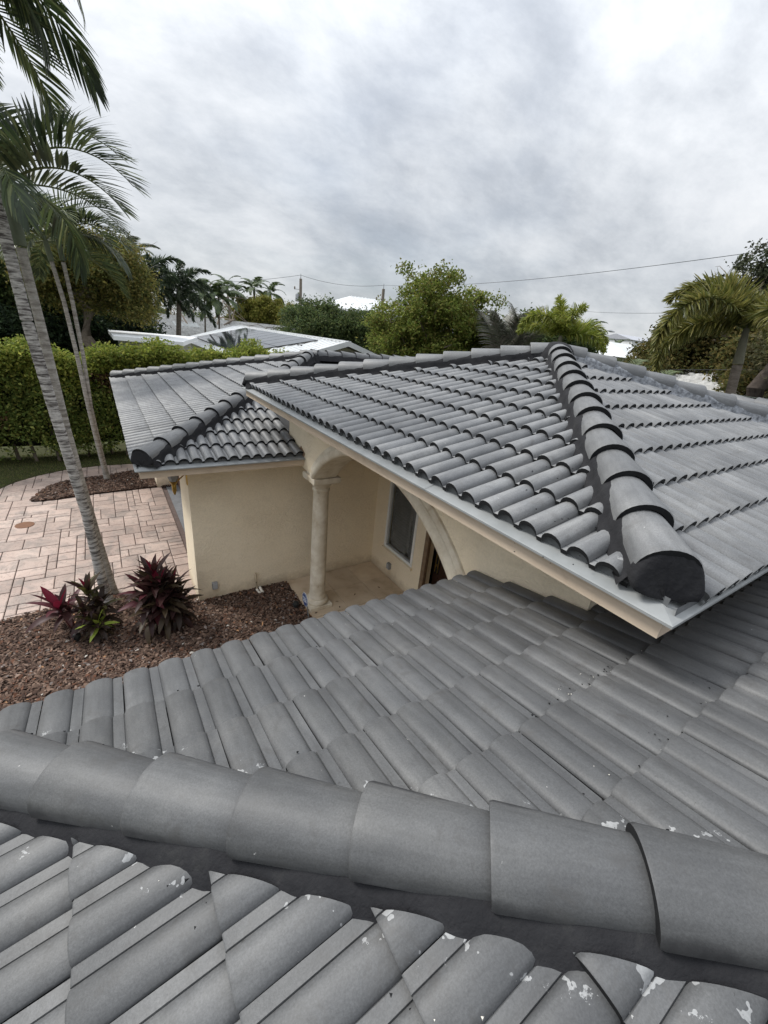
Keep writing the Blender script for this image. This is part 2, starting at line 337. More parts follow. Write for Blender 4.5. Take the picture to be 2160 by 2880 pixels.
def slab_mesh(w_, l_):
    g = .0065; mb = MB(); x0, x1, y0, y1 = g, w_ - g, g, l_ - g; bv = .010
    mb.add([(x0, y0, -.03), (x1, y0, -.03), (x1, y1, -.03), (x0, y1, -.03), (x0, y0, -.006), (x1, y0, -.006), (x1, y1, -.006), (x0, y1, -.006),
            (x0 + bv, y0 + bv, 0), (x1 - bv, y0 + bv, 0), (x1 - bv, y1 - bv, 0), (x0 + bv, y1 - bv, 0)],
           [(0, 1, 5, 4), (1, 2, 6, 5), (2, 3, 7, 6), (3, 0, 4, 7), (4, 5, 9, 8), (5, 6, 10, 9), (6, 7, 11, 10), (7, 4, 8, 11), (8, 9, 10, 11)])
    mb.m = [1] * 4 + [0] * 5; return mb
cell = .142; nx, ny = int(7.2 / cell), int(11.6 / cell); occ = np.zeros((nx, ny), bool); slabs = []
rr = random.Random(5)
for j in range(ny):
    for i in range(nx - 1, -1, -1):
        if occ[i, j]: continue
        opts = [(3, 2), (3, 2), (4, 2), (2, 2), (3, 3), (2, 1), (2, 3), (3, 1), (4, 3), (2, 4)]; rr.shuffle(opts); opts += [(2, 1), (1, 2), (1, 1)]
        for a, b_ in opts:
            if i - a >= -1 and j + b_ <= ny and not occ[i - a + 1:i + 1, j:j + b_].any():
                occ[i - a + 1:i + 1, j:j + b_] = True; slabs.append((i - a + 1, j, a, b_)); break
def in_frame(P, mg=.02):
    q = pxy(P); return q and -mg < q[0] < 1 + mg and -mg < q[1] < 1 + mg
def drive_ok(x, y):
    if y > 14.6 or (x > 1.25): return False
    if y < 6.6 and x > -6: return False
    return True
sm = {}; cand = []
for (i, j, a, b_) in slabs:
    x, y = -6.15 + i * cell, 3.6 + j * cell; cx, cy = x + a * cell / 2, y + b_ * cell / 2
    if not drive_ok(cx, cy): continue
    q = pxy((cx, cy, 0)); vis = bool(in_frame((cx, cy, 0)))
    cand.append((-(a * b_ / (q[2] ** 3) if (q and vis) else 0), x, y, a, b_))
cand.sort(); rest = MB()
for n, (k, x, y, a, b_) in enumerate(cand):
    if n < 300 and k < 0:
        if (a, b_) not in sm: sm[(a, b_)] = slab_mesh(a * cell, b_ * cell).mesh('slab', [m_slab, m_grout])
        link('slab', sm[(a, b_)], drive, Matrix.Translation((x, y, rr.uniform(-.002, .002))))
    else:
        mb = slab_mesh(a * cell, b_ * cell); rest.add([(p[0] + x, p[1] + y, p[2]) for p in mb.v], mb.f); rest.m[-9:] = mb.m
tag(rest.build('far_slab', [m_slab, m_grout], drive), kind='stuff')
mb = MB(); mb.lathe([(.001, -.004), (.16, -.004), (.165, .006), (.001, .009)], (-1.82, 10.59, 0), 28)
tag(mb.build('drain_cover', MAT('rusty_iron', (.20, .10, .055), (.13, .065, .04), 14, .8)), 'round rusty drain cover set in the driveway', 'drain cover')

# porch floor
porch = tag(MB().box(2.35, 4.6, 1.5, 6.34, -.2, .016).build('porch_floor', m_grout), 'beige stone porch floor under the entry roof', kind='structure')
for xs in ((2.35, 3.03), (3.03, 3.63), (3.63, 4.2)):
    for ys in ((5.72, 6.34), (5.12, 5.72), (4.52, 5.12), (3.92, 4.52), (3.32, 3.92), (2.72, 3.32)):
        bevel(MB().box(xs[0] + .003, xs[1] - .003, ys[0] + .003, ys[1] - .003, .0, .031).build('floor_tile', m_porch, porch), .004, 1)

# mulch beds
def poly_in(poly, X, Y):
    c = np.zeros(len(X), bool); n = len(poly)
    for i in range(n):
        x1, y1 = poly[i]; x2, y2 = poly[(i + 1) % n]
        m_ = ((y1 > Y) != (y2 > Y)) & (X < (x2 - x1) * (Y - y1) / (y2 - y1 + 1e-12) + x1); c ^= m_
    return c
def smooth_poly(pts, n=6):
    out = []; k = len(pts)
    for i in range(k):
        p0, p1, p2, p3 = (np.array(pts[(i + d) % k], float) for d in (-1, 0, 1, 2))
        for t in np.linspace(0, 1, n, endpoint=False):
            out.append(tuple(.5 * ((2 * p1) + (-p0 + p2) * t + (2 * p0 - 5 * p1 + 4 * p2 - p3) * t * t + (-p0 + 3 * p1 - 3 * p2 + p3) * t ** 3)))
    return out
bed1 = [(-6.2, 6.7), (-3.0, 6.95), (-1.77, 7.01), (-1.38, 7.05), (-.83, 7.07), (-.40, 7.12), (-.08, 7.03), (.25, 6.92), (.47, 6.80), (.70, 6.60), (.838, 6.46), (.838, 6.345), (2.349, 6.345), (2.349, 1.2), (-6.2, 1.2)]
bed2 = [(-1.82, 11.95), (-1.74, 12.4), (-1.6, 12.83), (-1.42, 13.08), (-1.2, 13.23), (-.84, 13.36), (-.19, 13.47), (.3, 13.66), (1.2, 13.7), (1.2, 12.14), (.9, 12.14), (.17, 12.10), (-.55, 12.05), (-1.13, 11.95)]
m_soil = MAT('mulch_soil', (.05, .032, .024), (.028, .018, .014), 22, .95, .1, .8, 60, .02)
def bed(name, poly, label, nchips, ylim, size, seed):
    rs = np.random.RandomState(seed); n = len(poly)
    cx = sum(p[0] for p in poly) / n; cy = sum(p[1] for p in poly) / n
    mb = MB(); mb.add([(p[0], p[1], -.03) for p in poly] + [(p[0], p[1], .022) for p in poly], [tuple(range(n, 2 * n))] + [(i, (i + 1) % n, (i + 1) % n + n, i + n) for i in range(n)])
    o = tag(mb.build(name, m_soil), label, kind='structure')
    xs = [p[0] for p in poly]; ys = [p[1] for p in poly]
    X = rs.uniform(max(min(xs), -3.2), max(xs), nchips * 3); Y = rs.uniform(max(min(ys), ylim), max(ys), nchips * 3)
    k = poly_in(poly, X, Y); X = X[k][:nchips]; Y = Y[k][:nchips]; m_ = len(X)
    a = rs.uniform(0, 2 * np.pi, m_); ln = size * rs.uniform(.5, 1.5, m_); wd = ln * rs.uniform(.32, .65, m_)
    u = np.stack([np.cos(a), np.sin(a), rs.normal(0, .22, m_)], 1); v = np.stack([-np.sin(a), np.cos(a), rs.normal(0, .35, m_)], 1)
    c = np.stack([X, Y, .026 + rs.uniform(0, .022, m_)], 1)
    bend = np.stack([np.zeros(m_), np.zeros(m_), rs.uniform(.1, .35, m_) * wd], 1)
    tw = rs.uniform(.5, 1.1, (m_, 1))
    P = np.stack([c - u * ln[:, None] * .5 - v * wd[:, None] * .35 * tw, c - u * ln[:, None] * .5 + v * wd[:, None] * .3,
                  c - v * wd[:, None] * .5 + bend, c + v * wd[:, None] * .5 + bend,
                  c + u * ln[:, None] * .5 - v * wd[:, None] * .25, c + u * ln[:, None] * .5 + v * wd[:, None] * .35 * tw], 1).reshape(-1, 3)
    b0 = np.arange(m_)[:, None] * 6
    F = np.concatenate([b0 + [0, 2, 3, 1], b0 + [2, 4, 5, 3]], 0)
    pal = np.array([(.080, .050, .038), (.12, .078, .058), (.165, .11, .082), (.050, .033, .026), (.22, .155, .12), (.135, .066, .042), (.20, .17, .155)])
    cc = pal[rs.choice(7, m_, p=[.25, .25, .17, .16, .07, .07, .03])] * rs.uniform(.75, 1.2, (m_, 1))
    s = rs.rand(m_); cc[s > .9955] = (.34, .19, .10); cc[s < .003] = (.5, .47, .42)
    ch = link('bark_chips', np_mesh('bark_chips', P, F, m_chip, col=np.repeat(cc, 6, 0)), o); tag(ch, kind='stuff')
    return o
bed('mulch_bed', bed1, 'brown bark mulch bed between the driveway and the near roof', 40000, 4.0, .044, 3)
bed('mulch_island', smooth_poly(bed2, 3), 'half oval bark mulch island in the driveway before the garage', 9000, 11.5, .05, 4)

# ================================================================ ROOF TILE SYSTEM
B = .16                               # width of one roll
COURSE = .349                         # plan exposure
SQ = math.sqrt(1 + PT * PT); EXPO = COURSE * SQ
LIFT, RH = .036, .062
RH_MAIN = .0255
def tile_profile(RH):
    pts = []; lw = .0395 if RH < .04 else .029; hw_ = (.158 - lw - .0025) / 2
    for k in range(2):
        o = k * B
        pts += [(o + .0015, .004), (o + lw, .006)]
        for i in range(0, 9):
            th = math.pi * i / 8; pts.append((o + lw + .0025 + hw_ * (1 - math.cos(th)), .0005 + RH * (math.sin(th) ** .95)))
    pts[-1] = (2 * B - .002, .002)
    return pts
def tile_mb(expo, rh, extra=.05):
    pr = tile_profile(rh); n = len(pr); ln = expo + extra
    mb = MB(); zl = lambda v: LIFT * (1 - v / expo)
    rows = [(.0, -.030, 1), (.0, -.004, 0), (.006, 0, 0), (ln, 0, 0)]
    vs = []
    for v, dz, _ in rows:
        for x, z in pr: vs.append((x, v, z + dz + zl(v)))
    for r in range(3):
        for i in range(n - 1):
            mb.f.append((r * n + i, r * n + i + 1, (r + 1) * n + i + 1, (r + 1) * n + i)); mb.m.append(1 if r == 0 else 0)
    # right edge drop (open joint)
    o = len(vs); x, z = pr[-1]
    vs += [(x, 0, z - .02 + zl(0)), (x, ln, z - .02 + zl(ln))]
    mb.f.append((2 * n - 1, o, o + 1, 4 * n - 1)); mb.m.append(1)
    mb.v = vs; return mb
def finish_mesh(me, ang=38):
    me.polygons.foreach_set('use_smooth', [True] * len(me.polygons)); me.set_sharp_from_angle(angle=math.radians(ang)); me.update(); return me
TILE_CACHE = {}
ALL_TILES = []     # (score, roof part, mesh, matrix, material)
def tile_field(roof, O, inward, phase, rows, clips, expo_plan, mat, umin, umax, keep=None):
    """O: point on the nose line at pan level; inward: horizontal unit vector up the slope; u = v x n"""
    v = Vector((inward[0], inward[1], PT)).normalized(); hz = Vector((0, 0, 1))
    u = Vector((inward[0], inward[1], 0)).cross(hz).normalized(); n = u.cross(v)
    expo = expo_plan * SQ; key = (round(expo, 4), mat.name)
    if key not in TILE_CACHE:
        me = tile_mb(expo, RH_MAIN if mat is m_tile_main else RH).mesh('roof_tile', [mat, m_nose], recalc=False); TILE_CACHE[key] = finish_mesh(me)
    base = TILE_CACHE[key]; ln = expo + .05
    R3 = Matrix((u, v, n)).transposed().to_4x4()
    for j in range(rows):
        off = phase + (B if j % 2 else 0)
        k0 = math.floor((umin - off) / (2 * B)) - 1; k1 = math.ceil((umax - off) / (2 * B)) + 1
        for k in range(k0, k1):
            uu = off + k * 2 * B
            org = Vector(O) + u * (uu + random.uniform(-.0015, .0015)) + v * (j * expo + random.uniform(-.003, .003)) + n * random.uniform(0, .003)
            mw = Matrix.Translation(org) @ R3 @ Matrix.Rotation(random.uniform(-.004, .004), 4, 'Z')
            cs = [mw @ Vector((x, y, 0)) for x in (0, 2 * B) for y in (0, ln)]
            mid = sum(cs, Vector()) / 4
            if keep and not keep(mid): continue
            inside = True; cut = []
            for (pc, nc) in clips:
                ds = [(c - pc).dot(nc) for c in cs]
                if max(ds) < .02: inside = False; break
                if min(ds) < 0: cut.append((pc, nc))
            if not inside: continue
            me = base
            if cut:
                bm = bmesh.new(); bm.from_mesh(base); inv = mw.inverted(); inr = inv.to_3x3()
                for pc, nc in cut:
                    bmesh.ops.bisect_plane(bm, geom=bm.verts[:] + bm.edges[:] + bm.faces[:], plane_co=inv @ pc, plane_no=(inr @ nc), clear_inner=True, clear_outer=False)
                if sum(f.calc_area() for f in bm.faces) < .012: bm.free(); continue
                me = bpy.data.meshes.new('roof_tile'); bm.to_mesh(me); bm.free(); me.materials.append(mat); me.materials.append(m_nose); finish_mesh(me)
            q = pxy(mid); facing = n.dot((CAM - mid).normalized())
            sc = 0
            if q and in_frame(mid, .03) and facing > .02: sc = facing * (.5 if cut else 1) / q[2] ** 2
            ALL_TILES.append((sc, roof, me, mw, mat))
def cap_mesh(length, mat, a=.128, h=.118):
    seg = 14; mb = MB(); vs = []
    rows = [(-.0, .0, -.030), (0, .0, 0), (.012, .004, .0), (length, -.018, 0)]     # v, radial growth, inner
    for v, gr, inn in rows:
        for i in range(seg + 1):
            th = math.pi * (i / seg) * 1.06 - math.pi * .03
            r = 1 + gr / .12 + inn / .12
            vs.append((-a * r * math.cos(th), v, h * r * math.sin(th) + (.022 if v < .02 else -.002)))
    n = seg + 1
    for r in range(3):
        for i in range(seg): mb.f.append((r * n + i, r * n + i + 1, (r + 1) * n + i + 1, (r + 1) * n + i)); mb.m.append(1 if r == 0 else 0)
    mb.v = vs
    return finish_mesh(mb.mesh('hip_cap', [mat, m_nose], recalc=False), 40)
CAPM = None
def hip(roof, start, dirp, slope, length, capexp, mat, lift=0.0, s0=0.0, mortar=True, raw=False, seed=0, sides=(1, -1), smear=0.0, wide=1.0, ca=.128, ch=.118, mprof=None, mlift=None):
    """caps along a hip: start = corner point (crest level), dirp = plan unit direction upwards, slope = rise per plan metre"""
    rs = random.Random(seed)
    d3 = Vector((dirp[0], dirp[1], slope)).normalized(); side = Vector((dirp[0], dirp[1], 0)).cross(Vector((0, 0, 1))).normalized(); up = side.cross(d3)
    n = int(round((length - s0) / capexp)); me = cap_mesh(capexp + .05, mat, ca, ch); kx = ca / .128
    R3 = Matrix((side, d3, up)).transposed().to_4x4(); out = []
    for k in range(n):
        p = Vector(start) + d3 * (s0 + k * capexp) + up * (lift - .012) + side * rs.uniform(-.006, .006)
        mw = Matrix.Translation(p) @ R3 @ Matrix.Rotation(rs.uniform(-.012, .012), 4, 'Z') @ Matrix.Rotation(rs.uniform(-.01, .01), 4, 'Y')
        out.append(link('hip_cap', me, roof, mw))
    if mortar:
        for sd_ in sides:
            if mprof and sd_ < 0: continue
            st = .022; m_ = int(length / st) + 1; V = []; F = []
            prof = [(.088, .045 + smear), (.116 + smear * .12, .020 + smear), (.1285 + smear * .15, .0 + smear * .6), (.142 * wide + .004, -.028), (.160 * wide, -.056), (.182 * wide, -.10)]
            if mprof: prof = mprof; kx = 1.0
            ml = lift if mlift is None else mlift
            ph = [rs.uniform(0, 6.28) for _ in range(8)]
            for i in range(m_):
                t = s0 + i * st; c = Vector(start) + d3 * t
                wob = .009 * math.sin(t * 6 + ph[0]) + .005 * math.sin(t * 17 + ph[1]) + .003 * math.sin(t * 43 + ph[2])
                cp = ((t - s0) % capexp) / capexp
                bulge = .010 * (1 - cp)
                for kk, (o, z) in enumerate(prof):
                    f = kk / 5
                    V.append(c + side * sd_ * (o * kx + wob * f * .8 + bulge * f * .3 + rs.uniform(-.001, .001)) + up * (z - .012 + ml + (wob * .5 if kk < 3 else 0) + rs.uniform(-.001, .001)))
            for i in range(m_ - 1):
                for kk in range(5):
                    q = (i * 6 + kk, i * 6 + kk + 1, (i + 1) * 6 + kk + 1, (i + 1) * 6 + kk); F.append(q if sd_ > 0 else q[::-1])
            o = link('hip_mortar', np_mesh('hip_mortar', V, F, m_mortar_raw if (raw and sd_ == raw) else m_mortar, smooth=True), roof)
    return out
def knob(roof, c, dirp, slope, a=.132, h=.128, dep=.07):
    """mortar plug closing the lower end of a hip"""
    d3 = Vector((dirp[0], dirp[1], slope)).normalized(); side = Vector((dirp[0], dirp[1], 0)).cross(Vector((0, 0, 1))).normalized(); up = side.cross(d3)
    V = []; F = []; nr, ns = 7, 18
    for i in range(nr + 1):
        f = i / nr
        for k in range(ns + 1):
            th = math.pi * 1.12 * k / ns - math.pi * .06; r = math.cos(f * math.pi / 2) ** .55
            hz_ = max(0.0, r * math.sin(th)); V.append(Vector(c) - side * a * r * math.cos(th) * (1 + .10 * (1 - hz_)) + up * (h * r * math.sin(th) - .075 * f * (1 - hz_)) - d3 * (dep * (.25 * math.sin(f * math.pi / 2) + .95 * (1 - hz_) ** 1.3 * min(1, f * 3)) + random.uniform(-.004, .004)))
    for k in range(ns + 1): V.append(Vector(c) - side * a * .98 * math.cos(math.pi * k / ns) - up * .13 - d3 * dep * .4)
    n = ns + 1
    for i in range(nr):
        for k in range(ns): F.append((i * n + k, (i + 1) * n + k, (i + 1) * n + k + 1, i * n + k + 1))
    return link('hip_end_mortar', np_mesh('hip_end_mortar', V, F, m_mortar, smooth=True), roof)

# ================================================================ HOUSE
house = empty('house', (0, 0, 0), 'cream stucco house with grey painted concrete tile hip roofs', 'house')
def eave_trim(x0, y0, x1, y1, outx, outy, z, name_f='fascia', inset=.05, fz=.105):
    """drip edge lip along x0,y0 -> x1,y1; (outx,outy) points away from the roof; z = lip bottom"""
    a = Vector((x0, y0, 0)); b = Vector((x1, y1, 0)); o = Vector((outx, outy, 0)); d = (b - a).normalized()
    def P(p, off, zz_): return p - o * off + Vector((0, 0, zz_))
    mb = MB()
    # lip (vertical), flange (up the slope, under the tiles)
    pr = [(.006, z), (.0, z + .003), (.0, z + .016), (.008, z + .020), (.20, z + .020 + .192 * PT), (.20, z + .012 + .192 * PT), (.010, z + .012)]
    n = len(pr); lim = .20
    def corner(p, off, sgn): return p + d * off * sgn      # mitre
    vs = [corner(P(a, o_, z_), min(o_, lim), 1) for o_, z_ in pr] + [corner(P(b, o_, z_), min(o_, lim), -1) for o_, z_ in pr]
    mb.add(vs, [(i, (i + 1) % n, (i + 1) % n + n, i + n) for i in range(n)])
    L_ = (b - a).length; t_ = random.uniform(1.2, 2.0)
    while t_ < L_ - .4:          # laps where two lengths of metal meet
        pk_ = a + d * t_; pl_ = a + d * (t_ + .035)
        mb.add([P(pk_, o_ - .0025, z_ + .0025) for o_, z_ in pr[:5]] + [P(pl_, o_ - .0025, z_ + .0025) for o_, z_ in pr[:5]], [(i, i + 1, i + 6, i + 5) for i in range(4)]); t_ += random.uniform(2.2, 3.0)
    mb.build('drip_edge', m_drip, house)
    mb = MB(); e = inset
    vs = [corner(P(a, o_, z_), o_, 1) for o_, z_ in ((e, z - fz + .005), (e, z + .012), (e + .03, z + .012), (e + .03, z - fz + .005))]
    vs += [corner(P(b, o_, z_), o_, -1) for o_, z_ in ((e, z - fz + .005), (e, z + .012), (e + .03, z + .012), (e + .03, z - fz + .005))]
    mb.add(vs, [(0, 1, 5, 4), (1, 2, 6, 5), (2, 3, 7, 6), (3, 0, 4, 7), (0, 1, 2, 3), (4, 5, 6, 7)])
    mb.build(name_f, m_fascia, house)
def birdstop(roof, x0, y0, x1, y1, ox, oy, z):
    a = Vector((x0, y0, 0)); b = Vector((x1, y1, 0)); o = Vector((ox, oy, 0))
    vs = [a - o * .016 + Vector((0, 0, z - .03)), b - o * .016 + Vector((0, 0, z - .03)), b - o * .022 + Vector((0, 0, z + .048)), a - o * .022 + Vector((0, 0, z + .048))]
    link('eave_closure', np_mesh('eave_closure', vs, [(0, 1, 2, 3)], m_closure), roof)
m_closure = MAT('eave_closure', (.14, .145, .15), (.09, .095, .10), 25, .6)

# ---- entry roof (raised pyramid)
xe, ye, ze, LE = 1.811, .4695, 3.4294, 6.38
NI = .072                                   # tile noses stand back from the drip lip
def deck(name, pts, faces): return link(name, np_mesh(name, pts, faces, m_deck), house)
ce = Vector((xe + LE / 2, ye + LE / 2, ze + .0 + PT * LE / 2 - .02))
def zpan(inset): return .012 + inset * PT    # pan level of the tiles above the lip at a given plan inset
pe = [(xe + .03, ye + .03, ze + .010), (xe + LE - .03, ye + .03, ze + .010), (xe + LE - .03, ye + LE - .03, ze + .010), (xe + .03, ye + LE - .03, ze + .010), (ce.x, ce.y, ze + .010 + PT * (LE / 2 - .03))]
entry_roof = link('entry_roof', np_mesh('entry_roof', pe, [(0, 1, 4), (1, 2, 4), (2, 3, 4), (3, 0, 4)], m_deck), house)
D45 = Vector((q2, q2, 0))
C1 = Vector((xe, ye, 0)); C2 = Vector((xe, ye + LE, 0)); C3 = Vector((xe + LE, ye, 0))
nSW = Vector((-q2, q2, 0)); nNW = Vector((-q2, -q2, 0))     # keep sides of west face
gap = .045
# west face: u = -y
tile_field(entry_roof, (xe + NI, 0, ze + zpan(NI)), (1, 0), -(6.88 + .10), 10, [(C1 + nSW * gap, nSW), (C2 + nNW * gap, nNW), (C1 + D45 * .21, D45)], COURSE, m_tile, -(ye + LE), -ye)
NF = .010
# front face: u = +x
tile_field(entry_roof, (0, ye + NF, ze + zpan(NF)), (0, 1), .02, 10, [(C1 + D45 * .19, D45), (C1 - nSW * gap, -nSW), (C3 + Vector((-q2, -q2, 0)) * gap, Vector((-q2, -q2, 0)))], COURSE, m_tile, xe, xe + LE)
crest = ze + zpan(NI) + RH + LIFT
sp = PT * q2
h1 = Vector((xe + NI, ye + NI, crest))
hl = (LE / 2 - NI) * math.sqrt(2) * math.sqrt(1 + sp * sp)
caps1 = hip(entry_roof, h1, (q2, q2), sp, hl, hl / 12.2, m_cap, .012, .09, seed=1, smear=.014, wide=.9, ca=.134)
knob(entry_roof, h1 + Vector((q2, q2, sp)).normalized() * .105, (q2, q2), sp, a=.138, h=.132, dep=.072)
h2 = Vector((xe + NI, ye + LE - NI, crest))
hip(entry_roof, h2, (q2, -q2), sp, hl, hl / 12.0, m_cap, .012, .04, seed=2, smear=.014, wide=.9, ca=.134); knob(entry_roof, h2 + Vector((q2, -q2, sp)).normalized() * .05, (q2, -q2), sp)
h3 = Vector((xe + LE - NI, ye + NI, crest))
hip(entry_roof, h3, (-q2, q2), sp, hl, hl / 12.0, m_cap, .012, .04, raw=-1, seed=3, smear=.014, wide=.9, ca=.134)
h4 = Vector((xe + LE - NI, ye + LE - NI, crest)); hip(entry_roof, h4, (-q2, -q2), sp, hl, hl / 12.0, m_cap, .012, .04, seed=4)
mb = MB(); mb.lathe([(.27, -.16), (.25, -.05), (.21, .03), (.15, .085), (.07, .115), (.001, .12)], (ce.x, ce.y, crest + PT * (LE / 2 - NI) - .0), 26)
mb.build('peak_mortar', m_mortar, entry_roof, smooth=60)
eave_trim(xe, ye, xe, ye + LE, -1, 0, ze); eave_trim(xe, ye, xe + LE, ye, 0, -1, ze)
eave_trim(xe + LE, ye, xe + LE, ye + LE, 1, 0, ze); eave_trim(xe, ye + LE, xe + LE, ye + LE, 0, 1, ze)
birdstop(entry_roof, xe + NI, ye + NI, xe + NI, ye + LE - NI, -1, 0, ze + zpan(NI)); birdstop(entry_roof, xe + NI, ye + NF, xe + LE - NI, ye + NF, 0, -1, ze + zpan(NF))
MB().box(xe + .06, xe + LE - .06, ye + .06, ye + LE - .06, ze - .094, ze - .085).build('soffit', m_fascia, house)

# ---- garage roof (hip with a ridge running off behind the entry)
xg, yg, zg, LG = .1686, 5.6666, 2.5719, 8.0347
xr = 9.3
zt = zg + .010 + PT * (LG / 2 - .03); gm = yg + LG / 2
garage_roof = link('garage_roof', np_mesh('garage_roof', [(xg + .03, yg + .03, zg + .01), (xr, yg + .03, zg + .01), (xr, yg + LG - .03, zg + .01), (xg + .03, yg + LG - .03, zg + .01), (xg + LG / 2, gm, zt), (xr, gm, zt)],
                  [(0, 1, 5, 4), (2, 3, 4, 5), (3, 0, 4, 3)][:2] + [(0, 4, 3, 3)][:0], m_deck), house)
link('garage_deck_west', np_mesh('garage_deck_west', [(xg + .03, yg + .03, zg + .01), (xg + LG / 2, gm, zt), (xg + .03, yg + LG - .03, zg + .01)], [(0, 1, 2)], m_deck), garage_roof)
G1 = Vector((xg, yg, 0)); G2 = Vector((xg, yg + LG, 0))
tile_field(garage_roof, (xg + .0, 0, zg + zpan(.0)), (1, 0), -(yg + LG) + .03, 12, [(G1 + nSW * gap, nSW), (G2 + nNW * gap, nNW), (G1 + D45 * .19, D45)], COURSE, m_tile, -(yg + LG), -yg)
tile_field(garage_roof, (0, yg + NI, zg + zpan(NI)), (0, 1), .4204 - .10, 11, [(G1 + D45 * .21, D45), (G1 - nSW * gap, -nSW), (Vector((2.42, 0, 0)), Vector((-1, 0, 0)))], COURSE, m_tile, xg, 2.6)
gc = zg + zpan(NI) + RH + LIFT
g1 = Vector((xg + NI, yg + NI, gc)); gl = (LG / 2 - NI) * math.sqrt(2) * math.sqrt(1 + sp * sp)
hip(garage_roof, g1, (q2, q2), sp, gl, .386, m_cap, .012, .04, seed=5, smear=.014, wide=.9, ca=.134); knob(garage_roof, g1 + Vector((q2, q2, sp)).normalized() * .05, (q2, q2), sp, a=.14, h=.132, dep=.040)
g2 = Vector((xg + NI, yg + LG - NI, gc)); hip(garage_roof, g2, (q2, -q2), sp, gl, .386, m_cap, .012, .04, seed=6, smear=.014, wide=.9, ca=.134)
gp = Vector((xg + LG / 2, gm, gc + PT * (LG / 2 - NI)))
hip(garage_roof, gp + Vector((0, 0, 0)), (1, 0), 0.0, 5.0, .386, m_cap, .012, .0, seed=7)
mb = MB(); mb.lathe([(.24, -.16), (.22, -.05), (.19, .03), (.14, .08), (.06, .105), (.001, .11)], gp, 22); mb.build('peak_mortar', m_mortar, garage_roof, smooth=60)
eave_trim(xg, yg, 2.398 + .20, yg, 0, -1, zg); eave_trim(xg, yg, xg, yg + LG, -1, 0, zg)
birdstop(garage_roof, xg + NI, yg + NI, 2.398, yg + NI, 0, -1, zg + zpan(NI)); birdstop(garage_roof, xg + .01, yg + NI, xg + .01, yg + LG - NI, -1, 0, zg + zpan(.0))
MB().box(xg + .06, 4.2, yg + .06, yg + LG - .06, zg - .094, zg - .085).build('soffit', m_fascia, house)

# ---- main roof (near hip, camera side)
zb = ZN - RH_MAIN - LIFT
S = 3.3
main_roof = link('main_roof', np_mesh('main_roof', [(XN - .0, YN + .0, zb - .004), (9.0, YN, zb - .004), (9.0, YN - S, zb + PT * S - .004), (XN + S, YN - S, zb + PT * S - .004), (XN, -5, zb - .004), (XN + S, -5, zb + PT * S - .004)],
                 [(0, 3, 2, 1), (0, 4, 5, 3)], m_deck), house)
NC = Vector((XN, YN, 0)); nF = Vector((q2, q2, 0)); nW = -nF
x0b = -.547
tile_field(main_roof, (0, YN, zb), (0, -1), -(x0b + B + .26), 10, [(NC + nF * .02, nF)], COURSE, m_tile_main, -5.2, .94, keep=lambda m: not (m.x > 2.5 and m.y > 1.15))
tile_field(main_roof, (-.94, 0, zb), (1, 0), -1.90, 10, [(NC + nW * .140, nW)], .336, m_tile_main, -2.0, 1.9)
hn = Vector((XN, YN, ZN)); hln = S * math.sqrt(2) * math.sqrt(1 + sp * sp)
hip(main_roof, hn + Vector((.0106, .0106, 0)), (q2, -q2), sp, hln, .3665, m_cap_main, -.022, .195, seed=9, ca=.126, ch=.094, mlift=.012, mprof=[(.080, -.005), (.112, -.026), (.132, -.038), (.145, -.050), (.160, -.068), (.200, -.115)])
nailm = MB().lathe([(.0042, -.002), (.0042, .001), (.002, .002)], (0, 0, 0), 8).mesh('nail', m_nose)
d3_ = Vector((q2, -q2, sp)).normalized(); sd3 = Vector((q2, -q2, 0)).cross(Vector((0, 0, 1))).normalized(); u3 = sd3.cross(d3_)
for k in range(11):
    for side_ in ((-1,) if k % 3 else (1, -1)):
        th = math.radians(32 + random.uniform(-7, 7)); p = hn + d3_ * (.195 + k * .3665 + .08 + random.uniform(-.02, .02)) + u3 * (-.042 + .094 * math.sin(th) + .017) + sd3 * side_ * .1285 * math.cos(th) + Vector((.0106, .0106, 0))
        nrm = (u3 * math.sin(th) + sd3 * side_ * math.cos(th)); link('nail', nailm, main_roof, Matrix.Translation(p) @ nrm.to_track_quat('Z', 'Y').to_matrix().to_4x4())
knob(main_roof, hn + Vector((q2, -q2, sp)).normalized() * .20, (q2, -q2), sp)
eave_trim(XN + .03, YN - .03, 2.38, YN - .03, 0, 1, zb - .035); eave_trim(XN + .03, -3, XN + .03, YN - .03, -1, 0, zb - .035)
MB().box(XN + .12, 2.38, -3, YN - .12, zb - .13, zb - .12).build('soffit', m_fascia, house)

# ---- ridge of the far wing, seen over the entry roof
xf, zf = 9.28, 3.90
far_roof = link('east_roof', np_mesh('east_roof', [(6.2, -4, zf - .085 - PT * 3.08), (xf, -4, zf - .085), (xf, 4.2, zf - .085), (6.2, 4.2, zf - .085 - PT * 3.08), (12.4, -4, zf - .085 - PT * 3.08), (12.4, 4.2, zf - .085 - PT * 3.08)], [(0, 1, 2, 3), (1, 4, 5, 2), (2, 5, 3, 3)][:2], m_deck), house)
tile_field(far_roof, (xf - 8 * COURSE, 0, zf - .074 - PT * 8 * COURSE), (1, 0), .03, 8, [(Vector((0, 4.15, 0)), Vector((0, -1, 0)))], COURSE, m_tile, -4.2, .5)
hip(far_roof, Vector((xf, 4.2, zf)), (0, -1), 0.0, 6.0, .386, m_cap, .012, 0, raw=1, seed=12)
knob(far_roof, Vector((xf, 4.2, zf)), (0, -1), 0.0)

